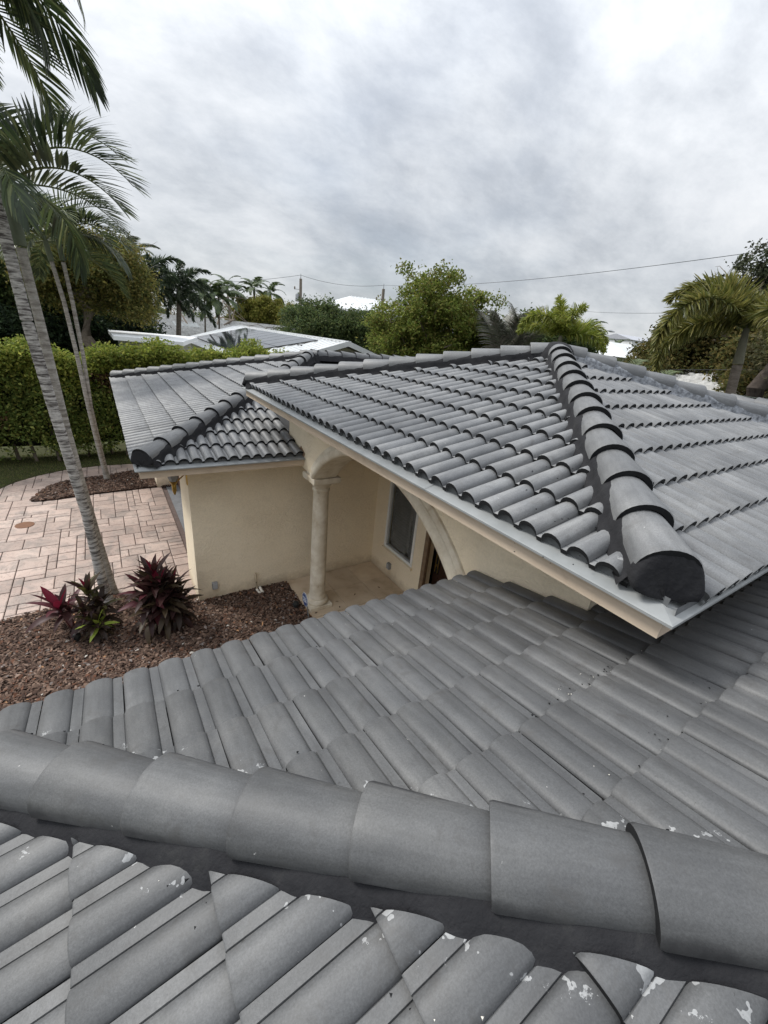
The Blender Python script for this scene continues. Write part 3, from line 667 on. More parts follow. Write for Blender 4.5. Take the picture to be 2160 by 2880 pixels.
# ---- hand out the tiles: the 300 that show largest are single pieces, the rest one field
ALL_TILES.sort(key=lambda t: -t[0]); TV = []; TF = []; TM = []
fld = bmesh.new()
for i, (sc, roof, me, mw, mat) in enumerate(ALL_TILES):
    if i < 300 and sc > 0: link('roof_tile', me, roof, mw)
    else:
        n0 = len(fld.verts); f0 = len(fld.faces); fld.from_mesh(me); fld.verts.ensure_lookup_table(); fld.faces.ensure_lookup_table()
        bmesh.ops.transform(fld, matrix=mw, verts=fld.verts[n0:])
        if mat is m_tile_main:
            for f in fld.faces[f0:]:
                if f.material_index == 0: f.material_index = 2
me = bpy.data.meshes.new('roof_tile_field'); fld.to_mesh(me); fld.free()
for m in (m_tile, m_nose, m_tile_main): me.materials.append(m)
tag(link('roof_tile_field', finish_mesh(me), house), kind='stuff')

# ---- walls
GW = 6.34                              # garage front wall plane
MB().box(.84, 4.2, GW, GW + .2, -.05, zg - .093).build('garage_wall', m_stucco, house)
MB().box(.84, 1.30, GW + .2, 7.25, -.05, zg - .093).build('garage_return_wall', m_stucco, house)
MB().box(.84, 1.30, 12.13, 13.03, -.05, zg - .093).build('garage_pillar', m_stucco, house)
MB().box(.84, 1.30, 7.25, 12.13, 2.05, zg - .093).build('garage_header', m_stucco, house)
mb = MB(); mb.box(1.36, 1.40, 7.25, 12.13, 0, 2.05)
for k in range(4): mb.box(1.345, 1.361, 7.30, 12.08, .05 + k * .5, .50 + k * .5)
mb.build('garage_door', MAT('garage_door_brown', (.16, .09, .065), (.11, .06, .045), 12, .6), house)
MB().box(1.05, 1.36, 7.255, 12.125, -.01, .012).build('garage_threshold', m_conc, house)
MB().box(1.30, 8.5, 12.83, 13.03, -.05, zg - .093).build('garage_back_wall', m_stucco, house)
# arcade wall with a segmental arch
AC, AZ, RI, RO = 3.74, 1.09, 2.04, 2.22; SPR = 2.42
arc = []
for k in range(25):
    a0 = math.asin((SPR - AZ) / RI); th = a0 + (math.pi - 2 * a0) * k / 24
    arc.append((AC + RI * math.cos(th), AZ + RI * math.sin(th)))
wy0, wy1, wz1 = 1.07, GW - .002, ze - .096
poly = [(wy0, -.05), (wy0, wz1), (wy1, wz1), (wy1, SPR)] + arc + [(arc[-1][0], -.05)]
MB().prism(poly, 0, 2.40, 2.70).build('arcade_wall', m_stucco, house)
MB().box(2.702, 8.0, 1.07, 1.27, -.05, wz1).build('entry_front_wall', m_stucco, house)
# gable-less filler above the garage eave beside the arcade wall
# arch trim: soffit roll, fillet and outer band
def arch_band(name, r0, r1, xa, xb, mat, n=40, prof=None):
    mb = MB(); a0 = math.asin((SPR - AZ) / RI) - .0; vs = []
    pr = prof or [(r0, xa), (r1, xa), (r1, xb), (r0, xb)]
    k_ = len(pr)
    for i in range(n + 1):
        th = a0 + (math.pi - 2 * a0) * i / n
        for r, x in pr: vs.append((x, AC + r * math.cos(th), AZ + r * math.sin(th)))
    fs = [(i * k_ + j, i * k_ + (j + 1) % k_, (i + 1) * k_ + (j + 1) % k_, (i + 1) * k_ + j) for i in range(n) for j in range(k_)] + [tuple(range(k_)), tuple(n * k_ + j for j in range(k_))]
    mb.add(vs, fs); return mb.build(name, mat, house, smooth=35)
arch_band('arch_trim', RI, RO, 0, 0, m_stone, prof=[(2.012, 2.72), (2.012, 2.36), (2.024, 2.338), (2.05, 2.325), (2.085, 2.325), (2.115, 2.335), (2.13, 2.352), (2.136, 2.352), (2.145, 2.366), (2.185, 2.370), (2.20, 2.376), (2.205, 2.405), (2.10, 2.41), (2.036, 2.69), (2.036, 2.72)])
# column
CX, CY = 2.585, 5.47
mb = MB(); mb.box(CX - .20, CX + .20, CY - .20, CY + .20, .028, .095); o = mb.build('column_plinth', m_stone, house); bevel(o, .008, 2)
mb = MB(); mb.lathe([(.175, .095), (.19, .115), (.188, .15), (.165, .175), (.148, .185), (.150, .20), (.148, .215), (.136, .235), (.132, .26), (.128, 1.2), (.118, 2.12), (.120, 2.135), (.135, 2.145), (.135, 2.165), (.122, 2.18), (.125, 2.20), (.15, 2.235), (.172, 2.275), (.175, 2.30)], (CX, CY, 0), 36)
mb.build('column_shaft', m_stone, house, smooth=40)
mb = MB(); mb.box(CX - .22, CX + .22, CY - .22, CY + .22, 2.30, 2.39); bevel(mb.build('column_abacus', m_stone, house), .01, 2)
mb = MB(); mb.box(CX - .18, CX + .14, CY - .17, CY + .16, 2.388, 2.43); bevel(mb.build('arch_impost', m_stone, house), .008, 2)
# porch back: window wall and door
WX = 4.2
mb = MB()
y0, y1, z0, z1 = 5.00, 5.92, .62, 2.25
mb.box(WX, WX + .2, 4.71, y0, -.05, wz1); mb.box(WX, WX + .2, y1, GW + .02, -.05, wz1); mb.box(WX, WX + .2, y0, y1, -.05, z0); mb.box(WX, WX + .2, y0, y1, z1, wz1)
mb.build('porch_wall', m_stucco, house)
MB().box(WX + .001, WX + .2, 1.28, 3.25, -.05, wz1).build('porch_wall', m_stucco, house)
MB().box(WX + .001, WX + .2, 3.25, 4.71, 2.45, wz1).build('door_header', m_stucco, house)
MB().box(WX - .012, WX + .05, 4.64, 4.735, .03, 2.45).build('door_jamb', MAT('jamb_brown', (.23, .16, .10), (.15, .10, .065), 14, .7), house)
mb = MB(); mb.box(WX + .26, WX + .30, 3.25, 4.71, .03, 2.45)
for yy in (3.34, 4.08): mb.box(WX + .245, WX + .261, yy, yy + .5, .14, .58)
door = mb.build('front_door', m_wood, house)
mb = MB()
for yy in (4.575, 4.645): mb.box(WX + .235, WX + .243, yy, yy + .010, .68, 1.85)
for k in range(6):
    zc = .75 + k * .2
    mb.bar((WX + .239, 4.58, zc), (WX + .239, 4.615, zc + .1), .003, .004); mb.bar((WX + .239, 4.615, zc + .1), (WX + .239, 4.65, zc), .003, .004)
mb.build('leaded_came', m_brass, door)
MB().box(WX + .244, WX + .258, 4.56, 4.67, .66, 1.88).build('sidelight_pane', m_glass, door)
MB().box(WX + .2, WX + .26, 3.2, 4.76, -.02, .03).build('door_sill', m_conc, house)
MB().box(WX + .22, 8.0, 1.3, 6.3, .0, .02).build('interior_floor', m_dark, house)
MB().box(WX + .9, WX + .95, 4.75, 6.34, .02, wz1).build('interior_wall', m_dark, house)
mb = MB(); fr = .055
for (a, b_, c, d_) in ((y0, y0 + fr, z0, z1), (y1 - fr, y1, z0, z1), (y0 + fr, y1 - fr, z0, z0 + fr), (y0 + fr, y1 - fr, z1 - fr, z1)): mb.box(WX - .015, WX + .07, a, b_, c, d_)
window = mb.build('window', m_white, house); bevel(window, .005, 1)
MB().box(WX + .035, WX + .041, y0 + fr, y1 - fr, z0 + fr, z1 - fr).build('pane', m_glass_clear, window)
MB().prism([(WX - .05, z0 - .045), (WX + .0, z0 - .045), (WX + .0, z0 - .002), (WX - .05, z0 - .014)], 1, y0 - .03, y1 + .03).build('sill', m_stucco, window)
yy0, yy1 = y0 + fr, y1 - fr
mb = MB(); ym = (yy0 + yy1) / 2 - .16
for a, b_ in ((yy0, yy0 + .045), (yy1 - .045, yy1), (ym - .035, ym + .035)): mb.box(WX + .09, WX + .12, a, b_, z0 + fr, z1 - fr)
mb.box(WX + .09, WX + .12, yy0, yy1, z0 + fr, z0 + fr + .07); mb.box(WX + .09, WX + .12, yy0, yy1, z1 - fr - .07, z1 - fr)
mb.build('shutter_frame', m_slat, window)
for (a, b_) in ((yy0 + .045, ym - .035), (ym + .035, yy1 - .045)):
    smesh = MB().prism([(WX + .085, 0), (WX + .125, .045), (WX + .125, .052), (WX + .085, .007)], 1, a, b_).mesh('louver', m_slat)
    for k in range(22): link('louver', smesh, window, Matrix.Translation((0, 0, z0 + fr + .075 + k * .062)))
# body of the house behind, closing the view through
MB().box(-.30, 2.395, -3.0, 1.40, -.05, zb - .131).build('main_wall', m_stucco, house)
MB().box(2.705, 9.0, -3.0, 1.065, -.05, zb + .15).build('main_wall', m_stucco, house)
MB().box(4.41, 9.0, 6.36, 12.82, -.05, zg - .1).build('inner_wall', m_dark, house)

# tin flashing at the garage fascia end
MB().bar((2.393, 5.70, 2.62), (2.393, 5.86, 2.70), .004, .05).build('step_flashing', MAT('rust_flashing', (.30, .20, .13), None, 30, .7), house)

# ---------------------------------------------------------------- small things on and by the house
t = empty('wall_lantern', (.62, 6.02, 2.0), 'brass wall lantern hanging at the garage corner under the eave', 'lantern')
mb = MB(); mb.lathe([(.012, .10), (.02, .13), (.028, .16), (.030, .25), (.04, .26), (.05, .285), (.055, .295), (.05, .30)], (.62, 6.02, 2.0), 12); mb.build('stem', m_brass, t, smooth=40)
mb = MB(); mb.lathe([(.05, .30), (.085, .43), (.09, .44), (.07, .47), (.02, .48)], (.62, 6.02, 2.0), 6); mb.build('lamp_housing', m_grey_metal, t)
mb = MB(); mb.tube([(.62, 6.02, 2.28), (.68, 6.1, 2.27), (.78, 6.25, 2.29), (.835, 6.36, 2.30)], .010, 8); mb.box(.825, .839, 6.34, 6.42, 2.1, 2.4); mb.build('bracket', m_brass, t)
def outlet(x, y, z, face, label):
    t = empty('outlet_box', (x, y, z), label, 'outlet box')
    mb = MB()
    if face == 'y': mb.box(x - .045, x + .045, y - .06, y, z - .065, z + .065)
    else: mb.box(x - .06, x, y - .045, y + .045, z - .065, z + .065)
    bevel(mb.build('housing', m_grey_metal, t), .012, 2)
    mb = MB()
    if face == 'y': mb.box(x - .035, x + .035, y - .072, y - .061, z - .05, z + .05)
    else: mb.box(x - .072, x - .061, y - .035, y + .035, z - .05, z + .05)
    bevel(mb.build('cover', MAT('outlet_cover', (.42, .43, .44), None, 9, .4), t), .004, 1)
outlet(1.10, GW, .29, 'y', 'grey outlet box low on the garage wall above the mulch')
outlet(WX, 5.65, .30, 'x', 'grey outlet box on the porch wall below the shuttered window')
t = empty('drain_pipe', (1.77, 6.27, 0), 'white plastic condensate pipe against the garage wall', 'pipe')
MB().tube([(1.77, 6.31, .36), (1.77, 6.27, .33), (1.775, 6.265, .22), (1.78, 6.26, .06)], .021, 10).build('riser', MAT('pipe_tan', (.55, .45, .32), None, 9, .6), t, smooth=50)
MB().tube([(1.78, 6.26, .06), (1.79, 6.20, .035), (1.80, 6.14, .055)], .022, 10).build('elbow', m_pvc, t, smooth=50)
MB().tube([(1.83, 6.25, .10), (1.845, 6.19, .05), (1.85, 6.14, .055)], .022, 10).build('outlet', m_pvc, t, smooth=50)
# yard sign (blue octagon on a stake)
t = empty('yard_sign', (2.30, 5.15, 0), 'small blue octagonal security sign on a stake beside the column', 'sign')
MB().bar((2.30, 5.15, 0), (2.26, 5.15, .34), .006, .006).build('stake', m_grey_metal, t)
sb = Matrix.Translation((2.225, 5.15, .42)) @ Matrix.Rotation(math.radians(-92), 4, 'Z') @ Matrix.Rotation(math.radians(90), 4, 'X') @ Matrix.Rotation(math.radians(12), 4, 'Z')
def oct_(r, z0_, z1_):
    return MB().prism([(r * math.cos(math.pi / 8 + k * math.pi / 4), r * math.sin(math.pi / 8 + k * math.pi / 4)) for k in range(8)], 2, z0_, z1_)
m_blue = MAT('sign_blue', (.012, .05, .20), (.01, .04, .17), 9, .4); m_signw = MAT('sign_white', (.80, .82, .85), None, 9, .4)
for nm, r, a, b_, m in (('board', .125, -.004, .0, m_signw), ('blue_field', .115, .001, .003, m_blue), ('white_ring', .104, .0035, .0045, m_signw), ('blue_centre', .099, .005, .006, m_blue)):
    o = oct_(r, a, b_).build(nm, m, t); o.matrix_basis = sb
MB().box(-.078, .078, -.035, .045, .0065, .0075).build('white_band', m_signw, t).matrix_basis = sb
cu = bpy.data.curves.new('sign_text', 'FONT'); cu.body = 'ADT'; cu.size = .085; cu.align_x = 'CENTER'; cu.align_y = 'CENTER'; cu.extrude = .001; cu.materials.append(m_blue)
to = bpy.data.objects.new('sign_text', cu); COL.objects.link(to); bpy.context.view_layer.update()
dg = bpy.context.evaluated_depsgraph_get(); tm = bpy.data.meshes.new_from_object(to.evaluated_get(dg)); bpy.data.objects.remove(to)
if not tm.materials: tm.materials.append(m_blue)
link('lettering', tm, t, None).matrix_basis = sb @ Matrix.Translation((0, .005, .0095))
for x, y, lb in ((-.82, 6.09, 'black round path light half buried in mulch by the cordylines'), (2.21, 5.50, 'dark green path light in the mulch beside the porch edge')):
    t = empty('path_light', (x, y, 0), lb, 'path light')
    MB().lathe([(.03, 0), (.035, .05), (.05, .06), (.055, .10), (.04, .13), (.01, .14)], (x, y, .02), 14).build('head', m_black, t, smooth=40)
    MB().tube([(x, y, -.03), (x, y, .03)], .012, 6).build('spike', m_black, t)
# fallen leaves on the porch
mlf = MAT('dead_leaf', (.06, .03, .018), None, 20, .8)
for k, (x, y) in enumerate(((2.67, 5.28), (2.89, 5.20), (2.92, 5.36), (3.31, 5.42), (3.83, 5.43), (2.46, 5.22))):
    a = k * 1.3; V = [(x + .035 * math.cos(a), y + .035 * math.sin(a), .034), (x + .013 * math.cos(a + 1.6), y + .013 * math.sin(a + 1.6), .044), (x - .03 * math.cos(a), y - .03 * math.sin(a), .036), (x - .012 * math.cos(a + 1.6), y - .012 * math.sin(a + 1.6), .040)]
    tag(link('fallen_leaf', np_mesh('fallen_leaf', V, [(0, 1, 2, 3)], mlf)), 'dead brown leaf lying on the beige porch floor', 'leaf', 'fallen leaves on the porch floor')
# mortar crumbs and chips scattered on the tiles
def crumbs(name, n, sampler, mat, smin, smax, seed):
    rs = random.Random(seed); V = []; F = []
    for _ in range(n):
        p, nn = sampler(rs); r = rs.uniform(smin, smax) ** 1; o = len(V)
        for dx, dy, dz in ((1, .1, .1), (-.5, .8, .2), (-.6, -.8, .1), (.1, 0, .9)):
            V.append((p[0] + dx * r * rs.uniform(.6, 1.2), p[1] + dy * r * rs.uniform(.6, 1.2), p[2] + dz * r * .8))
        F += [(o, o + 1, o + 2), (o, o + 3, o + 1), (o + 1, o + 3, o + 2), (o + 2, o + 3, o)]
    return tag(link(name, np_mesh(name, V, F, mat), house), kind='stuff')
def zfar(x, y): return zb + PT * (YN - y)
def rolltop(x): 
    f = ((x - x0b + .058) / B) % 1 * B; return .0005 + RH_MAIN * (max(0, math.sin(math.pi * min(f / .116, 1))) ** .95)
def smp_far(rs):
    if rs.random() < .55: x, y = rs.gauss(1.75, .22), rs.gauss(.55, .10)
    else: x, y = rs.uniform(-.6, 2.6), rs.uniform(-.2, 1.9)
    if x + y < XN + YN + .2: x += .5; y += .3
    return (x, y, zfar(x, y) + rolltop(x) + .012), None
crumbs('mortar_crumbs', 420, smp_far, m_nose, .002, .008, 1)
crumbs('paint_flakes', 160, lambda r_: smp_far(r_), m_pvc, .0015, .005, 4)
def smp_entry(rs):
    s = abs(rs.gauss(.2, .10)) + .17; tt = rs.uniform(.1, 3.0); x = xe + NI + tt - s * q2 + .0; y = ye + NI + tt + s * q2
    return (x, y, ze + zpan(x - xe) + .058), None
crumbs('mortar_crumbs', 150, smp_entry, m_nose, .004, .012, 2)

# ================================================================ VEGETATION
def pal_cols(rs, n, pal, prob=None, jit=.22):
    pal = np.array(pal); c = pal[rs.choice(len(pal), n, p=prob)]
    return c * rs.uniform(1 - jit, 1 + jit, (n, 1))
def leaf_quads(P, size, rs, upbias=.35, aspect=.5, fold=.12):
    n = len(P); nrm = rs.normal(0, 1, (n, 3)); nrm[:, 2] += upbias * 2; nrm /= np.linalg.norm(nrm, axis=1)[:, None]
    a = rs.normal(0, 1, (n, 3)); a -= nrm * (a * nrm).sum(1)[:, None]; a /= np.linalg.norm(a, axis=1)[:, None]; b = np.cross(nrm, a)
    s = (size * rs.uniform(.6, 1.3, n))[:, None]
    V = np.stack([P - a * s * .5, P + b * s * aspect * .5 + nrm * s * fold, P + a * s * .5 - nrm * s * .05, P - b * s * aspect * .5 + nrm * s * fold], 1).reshape(-1, 3)
    return V, np.arange(n * 4).reshape(-1, 4)
def ell_pts(rs, n, blobs, power=.45):
    w_ = np.array([b[1][0] * b[1][1] * b[1][2] for b in blobs]); k = rs.choice(len(blobs), n, p=w_ / w_.sum())
    d = rs.normal(0, 1, (n, 3)); d /= np.linalg.norm(d, axis=1)[:, None]; r = rs.rand(n) ** power
    return np.array([b[0] for b in blobs])[k] + d * r[:, None] * np.array([b[1] for b in blobs])[k]
def limb_path(a, b, rs, n=5, wob=.25):
    a = np.array(a, float); b = np.array(b, float); L = np.linalg.norm(b - a); out = []
    for i in range(n):
        t = i / (n - 1); p = a * (1 - t) + b * t; p[2] += .18 * L * math.sin(math.pi * t) * .6
        if 0 < i < n - 1: p += rs.normal(0, wob * L * .12, 3)
        out.append(tuple(p))
    return out
def tree(name, label, base, fork, blobs, nclump, leaves, size, pal, clump_r, trunk_r, seed, group=None, cat='tree', nl=14, barkm=None, upb=.35, limb_tips=10, bare=0, sprig=0):
    rs = np.random.RandomState(seed); t = empty(name, base, label, cat, group)
    cc = ell_pts(rs, nclump, blobs); per = leaves // nclump
    if sprig:
        k_ = rs.choice(nclump, sprig, replace=False); b_c = np.mean([b[0] for b in blobs], 0); dv = cc[k_] - b_c; cc[k_] = b_c + dv / (np.linalg.norm(dv, axis=1)[:, None] + 1e-6) * (np.linalg.norm(dv, axis=1)[:, None] + rs.uniform(.25, .75, (sprig, 1)))
    P = np.repeat(cc, per, 0) + rs.normal(0, clump_r, (nclump * per, 3)) * np.array([1, 1, .75])
    col = np.repeat(rs.uniform(.72, 1.25, (nclump, 1)), per, 0) * pal_cols(rs, nclump * per, pal)
    V, F = leaf_quads(P, size, rs, upb)
    o = link('crown', np_mesh('crown', V, F, m_leaf, col=np.repeat(col, 4, 0)), t); tag(o, kind='stuff')
    mb = MB(); bp = limb_path(base, fork, rs, 6, .3)
    mb.tube(bp, list(np.linspace(trunk_r, trunk_r * .72, 6)), 9)
    idx = rs.choice(nclump, min(nl, nclump), replace=False)
    for i in idx:
        pth = limb_path(fork, cc[i], rs, 6, .5); mb.tube(pth, list(np.linspace(trunk_r * .45, trunk_r * .05, 6)), 5)
    for _ in range(bare):
        i = rs.randint(nclump); e = cc[i] + rs.normal(0, .5, 3) + np.array([0, 0, .4]); mb.tube(limb_path(cc[i], e, rs, 4, .8), [.02, .014, .009, .004], 4)
    mb.build('trunk', barkm or m_bark, t, smooth=60, recalc=False)
    return t
G_DARK = [(.042, .062, .022), (.056, .078, .027), (.032, .048, .020), (.072, .086, .030)]
G_MID = [(.062, .092, .020), (.085, .115, .026), (.045, .070, .018), (.105, .120, .030)]
G_OLIVE = [(.105, .100, .028), (.080, .088, .024), (.125, .105, .035), (.060, .070, .022)]
G_LIME = [(.15, .17, .030), (.115, .145, .026), (.185, .19, .042), (.085, .115, .022)]

# ---- fronds
def frond_mesh(name, L, e0, bend, nl, ll, lw, seed, pal, plumose=False, vee=.25, droop=.35, swept=.9, start=.14, pw=1.25):
    rs = np.random.RandomState(seed); n = 16; pts = []; tans = []; p = np.zeros(3)
    for i in range(n + 1):
        t = i / n; th = e0 - bend * t ** pw; T = np.array([math.cos(th), 0, math.sin(th)]); tans.append(T); pts.append(p.copy()); p = p + T * L / n
    pts = np.array(pts); tans = np.array(tans); V = []; F = []; C = []
    # rachis
    for i in range(n + 1):
        r = .022 * L / 2 * (1 - .85 * i / n) + .002; N_ = np.array([-tans[i][2], 0, tans[i][0]])
        for k in range(4):
            a = math.pi / 2 * k + .785; V.append(pts[i] + np.array([0, 1, 0]) * r * math.cos(a) + N_ * r * math.sin(a)); C.append(np.array(pal[-1]) * 1.1)
    for i in range(n):
        for k in range(4): F.append((i * 4 + k, i * 4 + (k + 1) % 4, (i + 1) * 4 + (k + 1) % 4, (i + 1) * 4 + k))
    for j in range(nl):
        t = start + (1 - start) * (j + rs.uniform(0, .6)) / nl; i = min(int(t * n), n - 1); f = t * n - i
        b = pts[i] * (1 - f) + pts[i + 1] * f; T = tans[i] * (1 - f) + tans[i + 1] * f; N_ = np.array([-T[2], 0, T[0]]); S = np.array([0, 1., 0])
        sides = (1, -1) if not plumose else (rs.uniform(-1, 1), rs.uniform(-1, 1), rs.uniform(-1, 1))
        for sd_ in sides:
            if plumose:
                a = rs.uniform(0, 2 * math.pi); lat = S * math.cos(a) + N_ * math.sin(a)
            else: lat = S * sd_ + N_ * vee
            fw = math.radians(28 + 42 * t) * swept + rs.normal(0, .06)
            d = lat * math.cos(fw) + T * math.sin(fw); d /= np.linalg.norm(d)
            ln = ll * (math.sin(math.pi * min(1, .18 + .82 * (1 - abs(2 * t - .95) ** 2.0 * .75))) * .0 + (1 - .62 * abs(t - .45) ** 1.4 / .55 ** 1.4)) * rs.uniform(.85, 1.1)
            wv = np.cross(d, N_ if not plumose else rs.normal(0, 1, 3)); wv /= np.linalg.norm(wv) + 1e-9
            q = b.copy(); o = len(V); dd = d.copy(); c = np.array(pal[rs.randint(len(pal))]) * rs.uniform(.8, 1.2)
            for s_, wf in ((0, .35), (.33, 1.0), (.7, .75), (1.0, .08)):
                hw = lw * wf * .5
                V += [q + wv * hw, q - wv * hw]; C += [c, c]
                dd = dd + np.array([0, 0, -droop * .45]); dd /= np.linalg.norm(dd); q = q + dd * ln * .34
            F += [(o, o + 1, o + 3, o + 2), (o + 2, o + 3, o + 5, o + 4), (o + 4, o + 5, o + 7, o + 6)]
    return np_mesh(name, np.array(V), np.array(F), m_frond, col=np.array(C), smooth=False)
FR_GREEN = [(.040, .062, .022), (.055, .080, .026), (.030, .050, .020), (.075, .095, .035)]
FR_BLUE = [(.034, .050, .024), (.050, .070, .030), (.026, .038, .020), (.078, .098, .040), (.12, .135, .06)]
FR_YEL = [(.13, .125, .030), (.10, .105, .025), (.165, .15, .045), (.07, .08, .02)]
FR_GREY = [(.075, .08, .060), (.055, .062, .045), (.10, .10, .08)]
def put_frond(t, me, p, az, tilt=0.0, roll=0.0, s=1.0):
    mw = Matrix.Translation(p) @ Matrix.Rotation(az, 4, 'Z') @ Matrix.Rotation(-tilt, 4, 'Y') @ Matrix.Rotation(roll, 4, 'X') @ Matrix.Scale(s, 4)
    return link('frond', me, t, mw)
def trunk_mesh(pts, r0, r1, ring, amp, flare=.0, seg=14, step=.025, seed=0):
    rs = np.random.RandomState(seed); pts = np.array(pts, float); d = np.r_[0, np.cumsum(np.linalg.norm(np.diff(pts, axis=0), axis=1))]
    n = int(d[-1] / step); path = []; rad = []; ph = 0; jit = rs.uniform(-.3, .3, n + 2)
    for i in range(n + 1):
        s = i * step; p = [np.interp(s, d, pts[:, k]) for k in range(3)]
        ph += step / ring * (1 + .35 * jit[i]); saw = (ph % 1)
        r = r0 + (r1 - r0) * s / d[-1]; r *= 1 + amp * (saw - .5) + flare * math.exp(-s / .18)
        path.append(tuple(p)); rad.append(r)
    return MB().tube(path, rad, seg)
VAR = {}
def variants(key, **kw):
    if key not in VAR:
        VAR[key] = [frond_mesh('frond', seed=sum(map(ord, key)) + 7 * i, e0=e, bend=b, **kw) for i, (e, b) in enumerate(((1.25, 1.6), (.95, 1.8), (.65, 1.7), (.25, 1.5), (-.15, 1.1)))]
    return VAR[key]
def palm(name, label, pts, r0, r1, key, nfr, scale, seed, barkm, ring=.07, amp=.06, shaft=None, flare=.25, group=None, extra=(), azs=None, low=1.0, cat='palm tree', **kw):
    rs = random.Random(seed); t = empty(name, pts[0], label, cat, group)
    trunk_mesh(pts, r0, r1, ring, amp, flare, seed=seed).build('trunk', barkm, t, smooth=70, recalc=False)
    top = Vector(pts[-1])
    if shaft:
        dirv = (Vector(pts[-1]) - Vector(pts[-2])).normalized(); n = 9
        MB().tube([tuple(top + dirv * shaft * (i / n - .0)) for i in range(n + 1)], [r1 * (1.05 + .35 * math.sin(min(1, i / n * 2.2 + .2) * math.pi / 2 + .2) * (1 - .75 * i / n)) for i in range(n + 1)], 14).build('crownshaft', m_shaft, t, smooth=70)
        top = top + dirv * shaft * .92
    V_ = variants(key, **kw)
    for k in range(nfr):
        az = (k * 2.399 + rs.uniform(-.25, .25)) if azs is None else azs[k % len(azs)] + rs.uniform(-.15, .15)
        v = V_[min(4, int((k / nfr) * 5 * low))]
        put_frond(t, v, top + Vector((0, 0, -.10 * scale * k / nfr)), az, rs.uniform(-.12, .12), rs.uniform(-.25, .25), scale * rs.uniform(.9, 1.08))
    for (me, az, tilt, roll, s) in extra: put_frond(t, me, top, az, tilt, roll, s)
    return t
# right in the picture = plan direction (.84,-.53)
AZR = math.atan2(-.534, .84)
FK = dict(L=1.75, nl=36, ll=.62, lw=.036, pal=FR_BLUE, vee=.8, droop=.30)
f_long = frond_mesh('frond', 1.75, .95, 1.75, 38, .58, .044, 501, FR_BLUE, vee=1.0, droop=.20)
f_flat = frond_mesh('frond', 1.65, .62, 1.45, 38, .54, .044, 502, FR_BLUE, vee=.9, droop=.22)
f_droop = frond_mesh('frond', 1.9, 1.0, 2.3, 36, .70, .040, 503, FR_BLUE, vee=.4, droop=.8)
f_hang = frond_mesh('frond', 1.8, .3, 1.9, 34, .66, .040, 504, FR_BLUE + FR_GREEN[1:2], vee=.3, droop=1.0)
PG = 'slender palms standing left of the garage'
A_pts = [(-.42, 6.95, -.02), (-.46, 6.95, .47), (-.48, 6.95, 1.56), (-.60, 6.94, 3.11), (-.67, 6.93, 4.17), (-.70, 6.93, 5.17), (-.75, 6.93, 6.15), (-.79, 6.93, 6.95)]
palm('slender_palm', 'tall palm with rough ringed grey trunk, leftmost beside the cordylines', A_pts, .068, .056, 'near', 9, 1.0, 1, m_palm_rough, .055, .09, .55, .3, PG,
     extra=[(f_droop, AZR + 1.45, .1, .2, .95), (f_droop, AZR - 1.35, .0, -.1, .9), (f_hang, AZR + .9, -.2, .1, .7), (f_hang, AZR - .7, -.25, .1, .7), (f_droop, AZR + .5, -.3, .15, .8), (f_droop, AZR - .35, -.45, -.1, .75), (f_hang, AZR - 1.25, 0, .3, 1), (f_hang, AZR + 1.2, 0, -.3, 1), (f_long, AZR + .02, .38, .3, 1.0), (f_droop, AZR + 1.7, 0, .1, .95), (f_droop, AZR - 1.6, 0, .1, 1.0)],
     azs=[AZR + math.pi, AZR + 2.2, AZR - 2.2, AZR + 1.6, AZR - 1.6], **FK)
B_pts = [(-.35, 7.20, -.02), (-.38, 7.20, .48), (-.43, 7.20, 1.14), (-.49, 7.19, 2.09), (-.53, 7.19, 2.82), (-.57, 7.19, 4.17), (-.59, 7.19, 4.64), (-.60, 7.19, 4.97)]
palm('slender_palm', 'palm with smoother grey trunk and green crownshaft, close behind the rough trunk', B_pts, .062, .050, 'near', 7, .95, 2, m_palm_smooth, .09, .035, .62, .3, PG,
     extra=[(f_long, AZR + .10, -.12, .25, .92), (f_flat, AZR - .12, -.12, .15, .92), (f_hang, AZR + 1.5, -.1, .2, .85), (f_hang, AZR - .9, .1, .2, .7), (f_flat, AZR + .55, -.3, .2, .8), (f_long, AZR + 1.0, .25, .2, .95), (f_droop, AZR - 1.4, 0, 0, .8)],
     azs=[AZR + math.pi, AZR + 2.4, AZR - 2.4], **FK)
C_pts = [(-.29, 13.09, -.02), (-.35, 13.09, .8), (-.41, 13.09, 1.94), (-.45, 13.09, 3.23), (-.51, 13.09, 4.39), (-.60, 13.08, 5.2)]
palm('slender_palm', 'thin palm leaning left on the mulch island before the hedge', C_pts, .052, .042, 'near', 9, .95, 3, m_palm_smooth, .08, .04, .5, .6, PG, **FK)
D_pts = [(-.26, 13.15, -.02), (-.31, 13.15, .8), (-.36, 13.15, 1.94), (-.33, 13.15, 3.23), (-.35, 13.15, 4.41), (-.39, 13.15, 5.25)]
palm('slender_palm', 'thin upright palm twinned with the leaning one on the mulch island', D_pts, .048, .040, 'near', 10, .95, 4, m_palm_smooth, .08, .04, .5, .4, PG,
     extra=[(f_hang, AZR + .1, .1, .1, .95), (f_flat, AZR - .15, .1, .2, 1.0), (f_flat, AZR + .5, .2, .2, .9)], **FK)

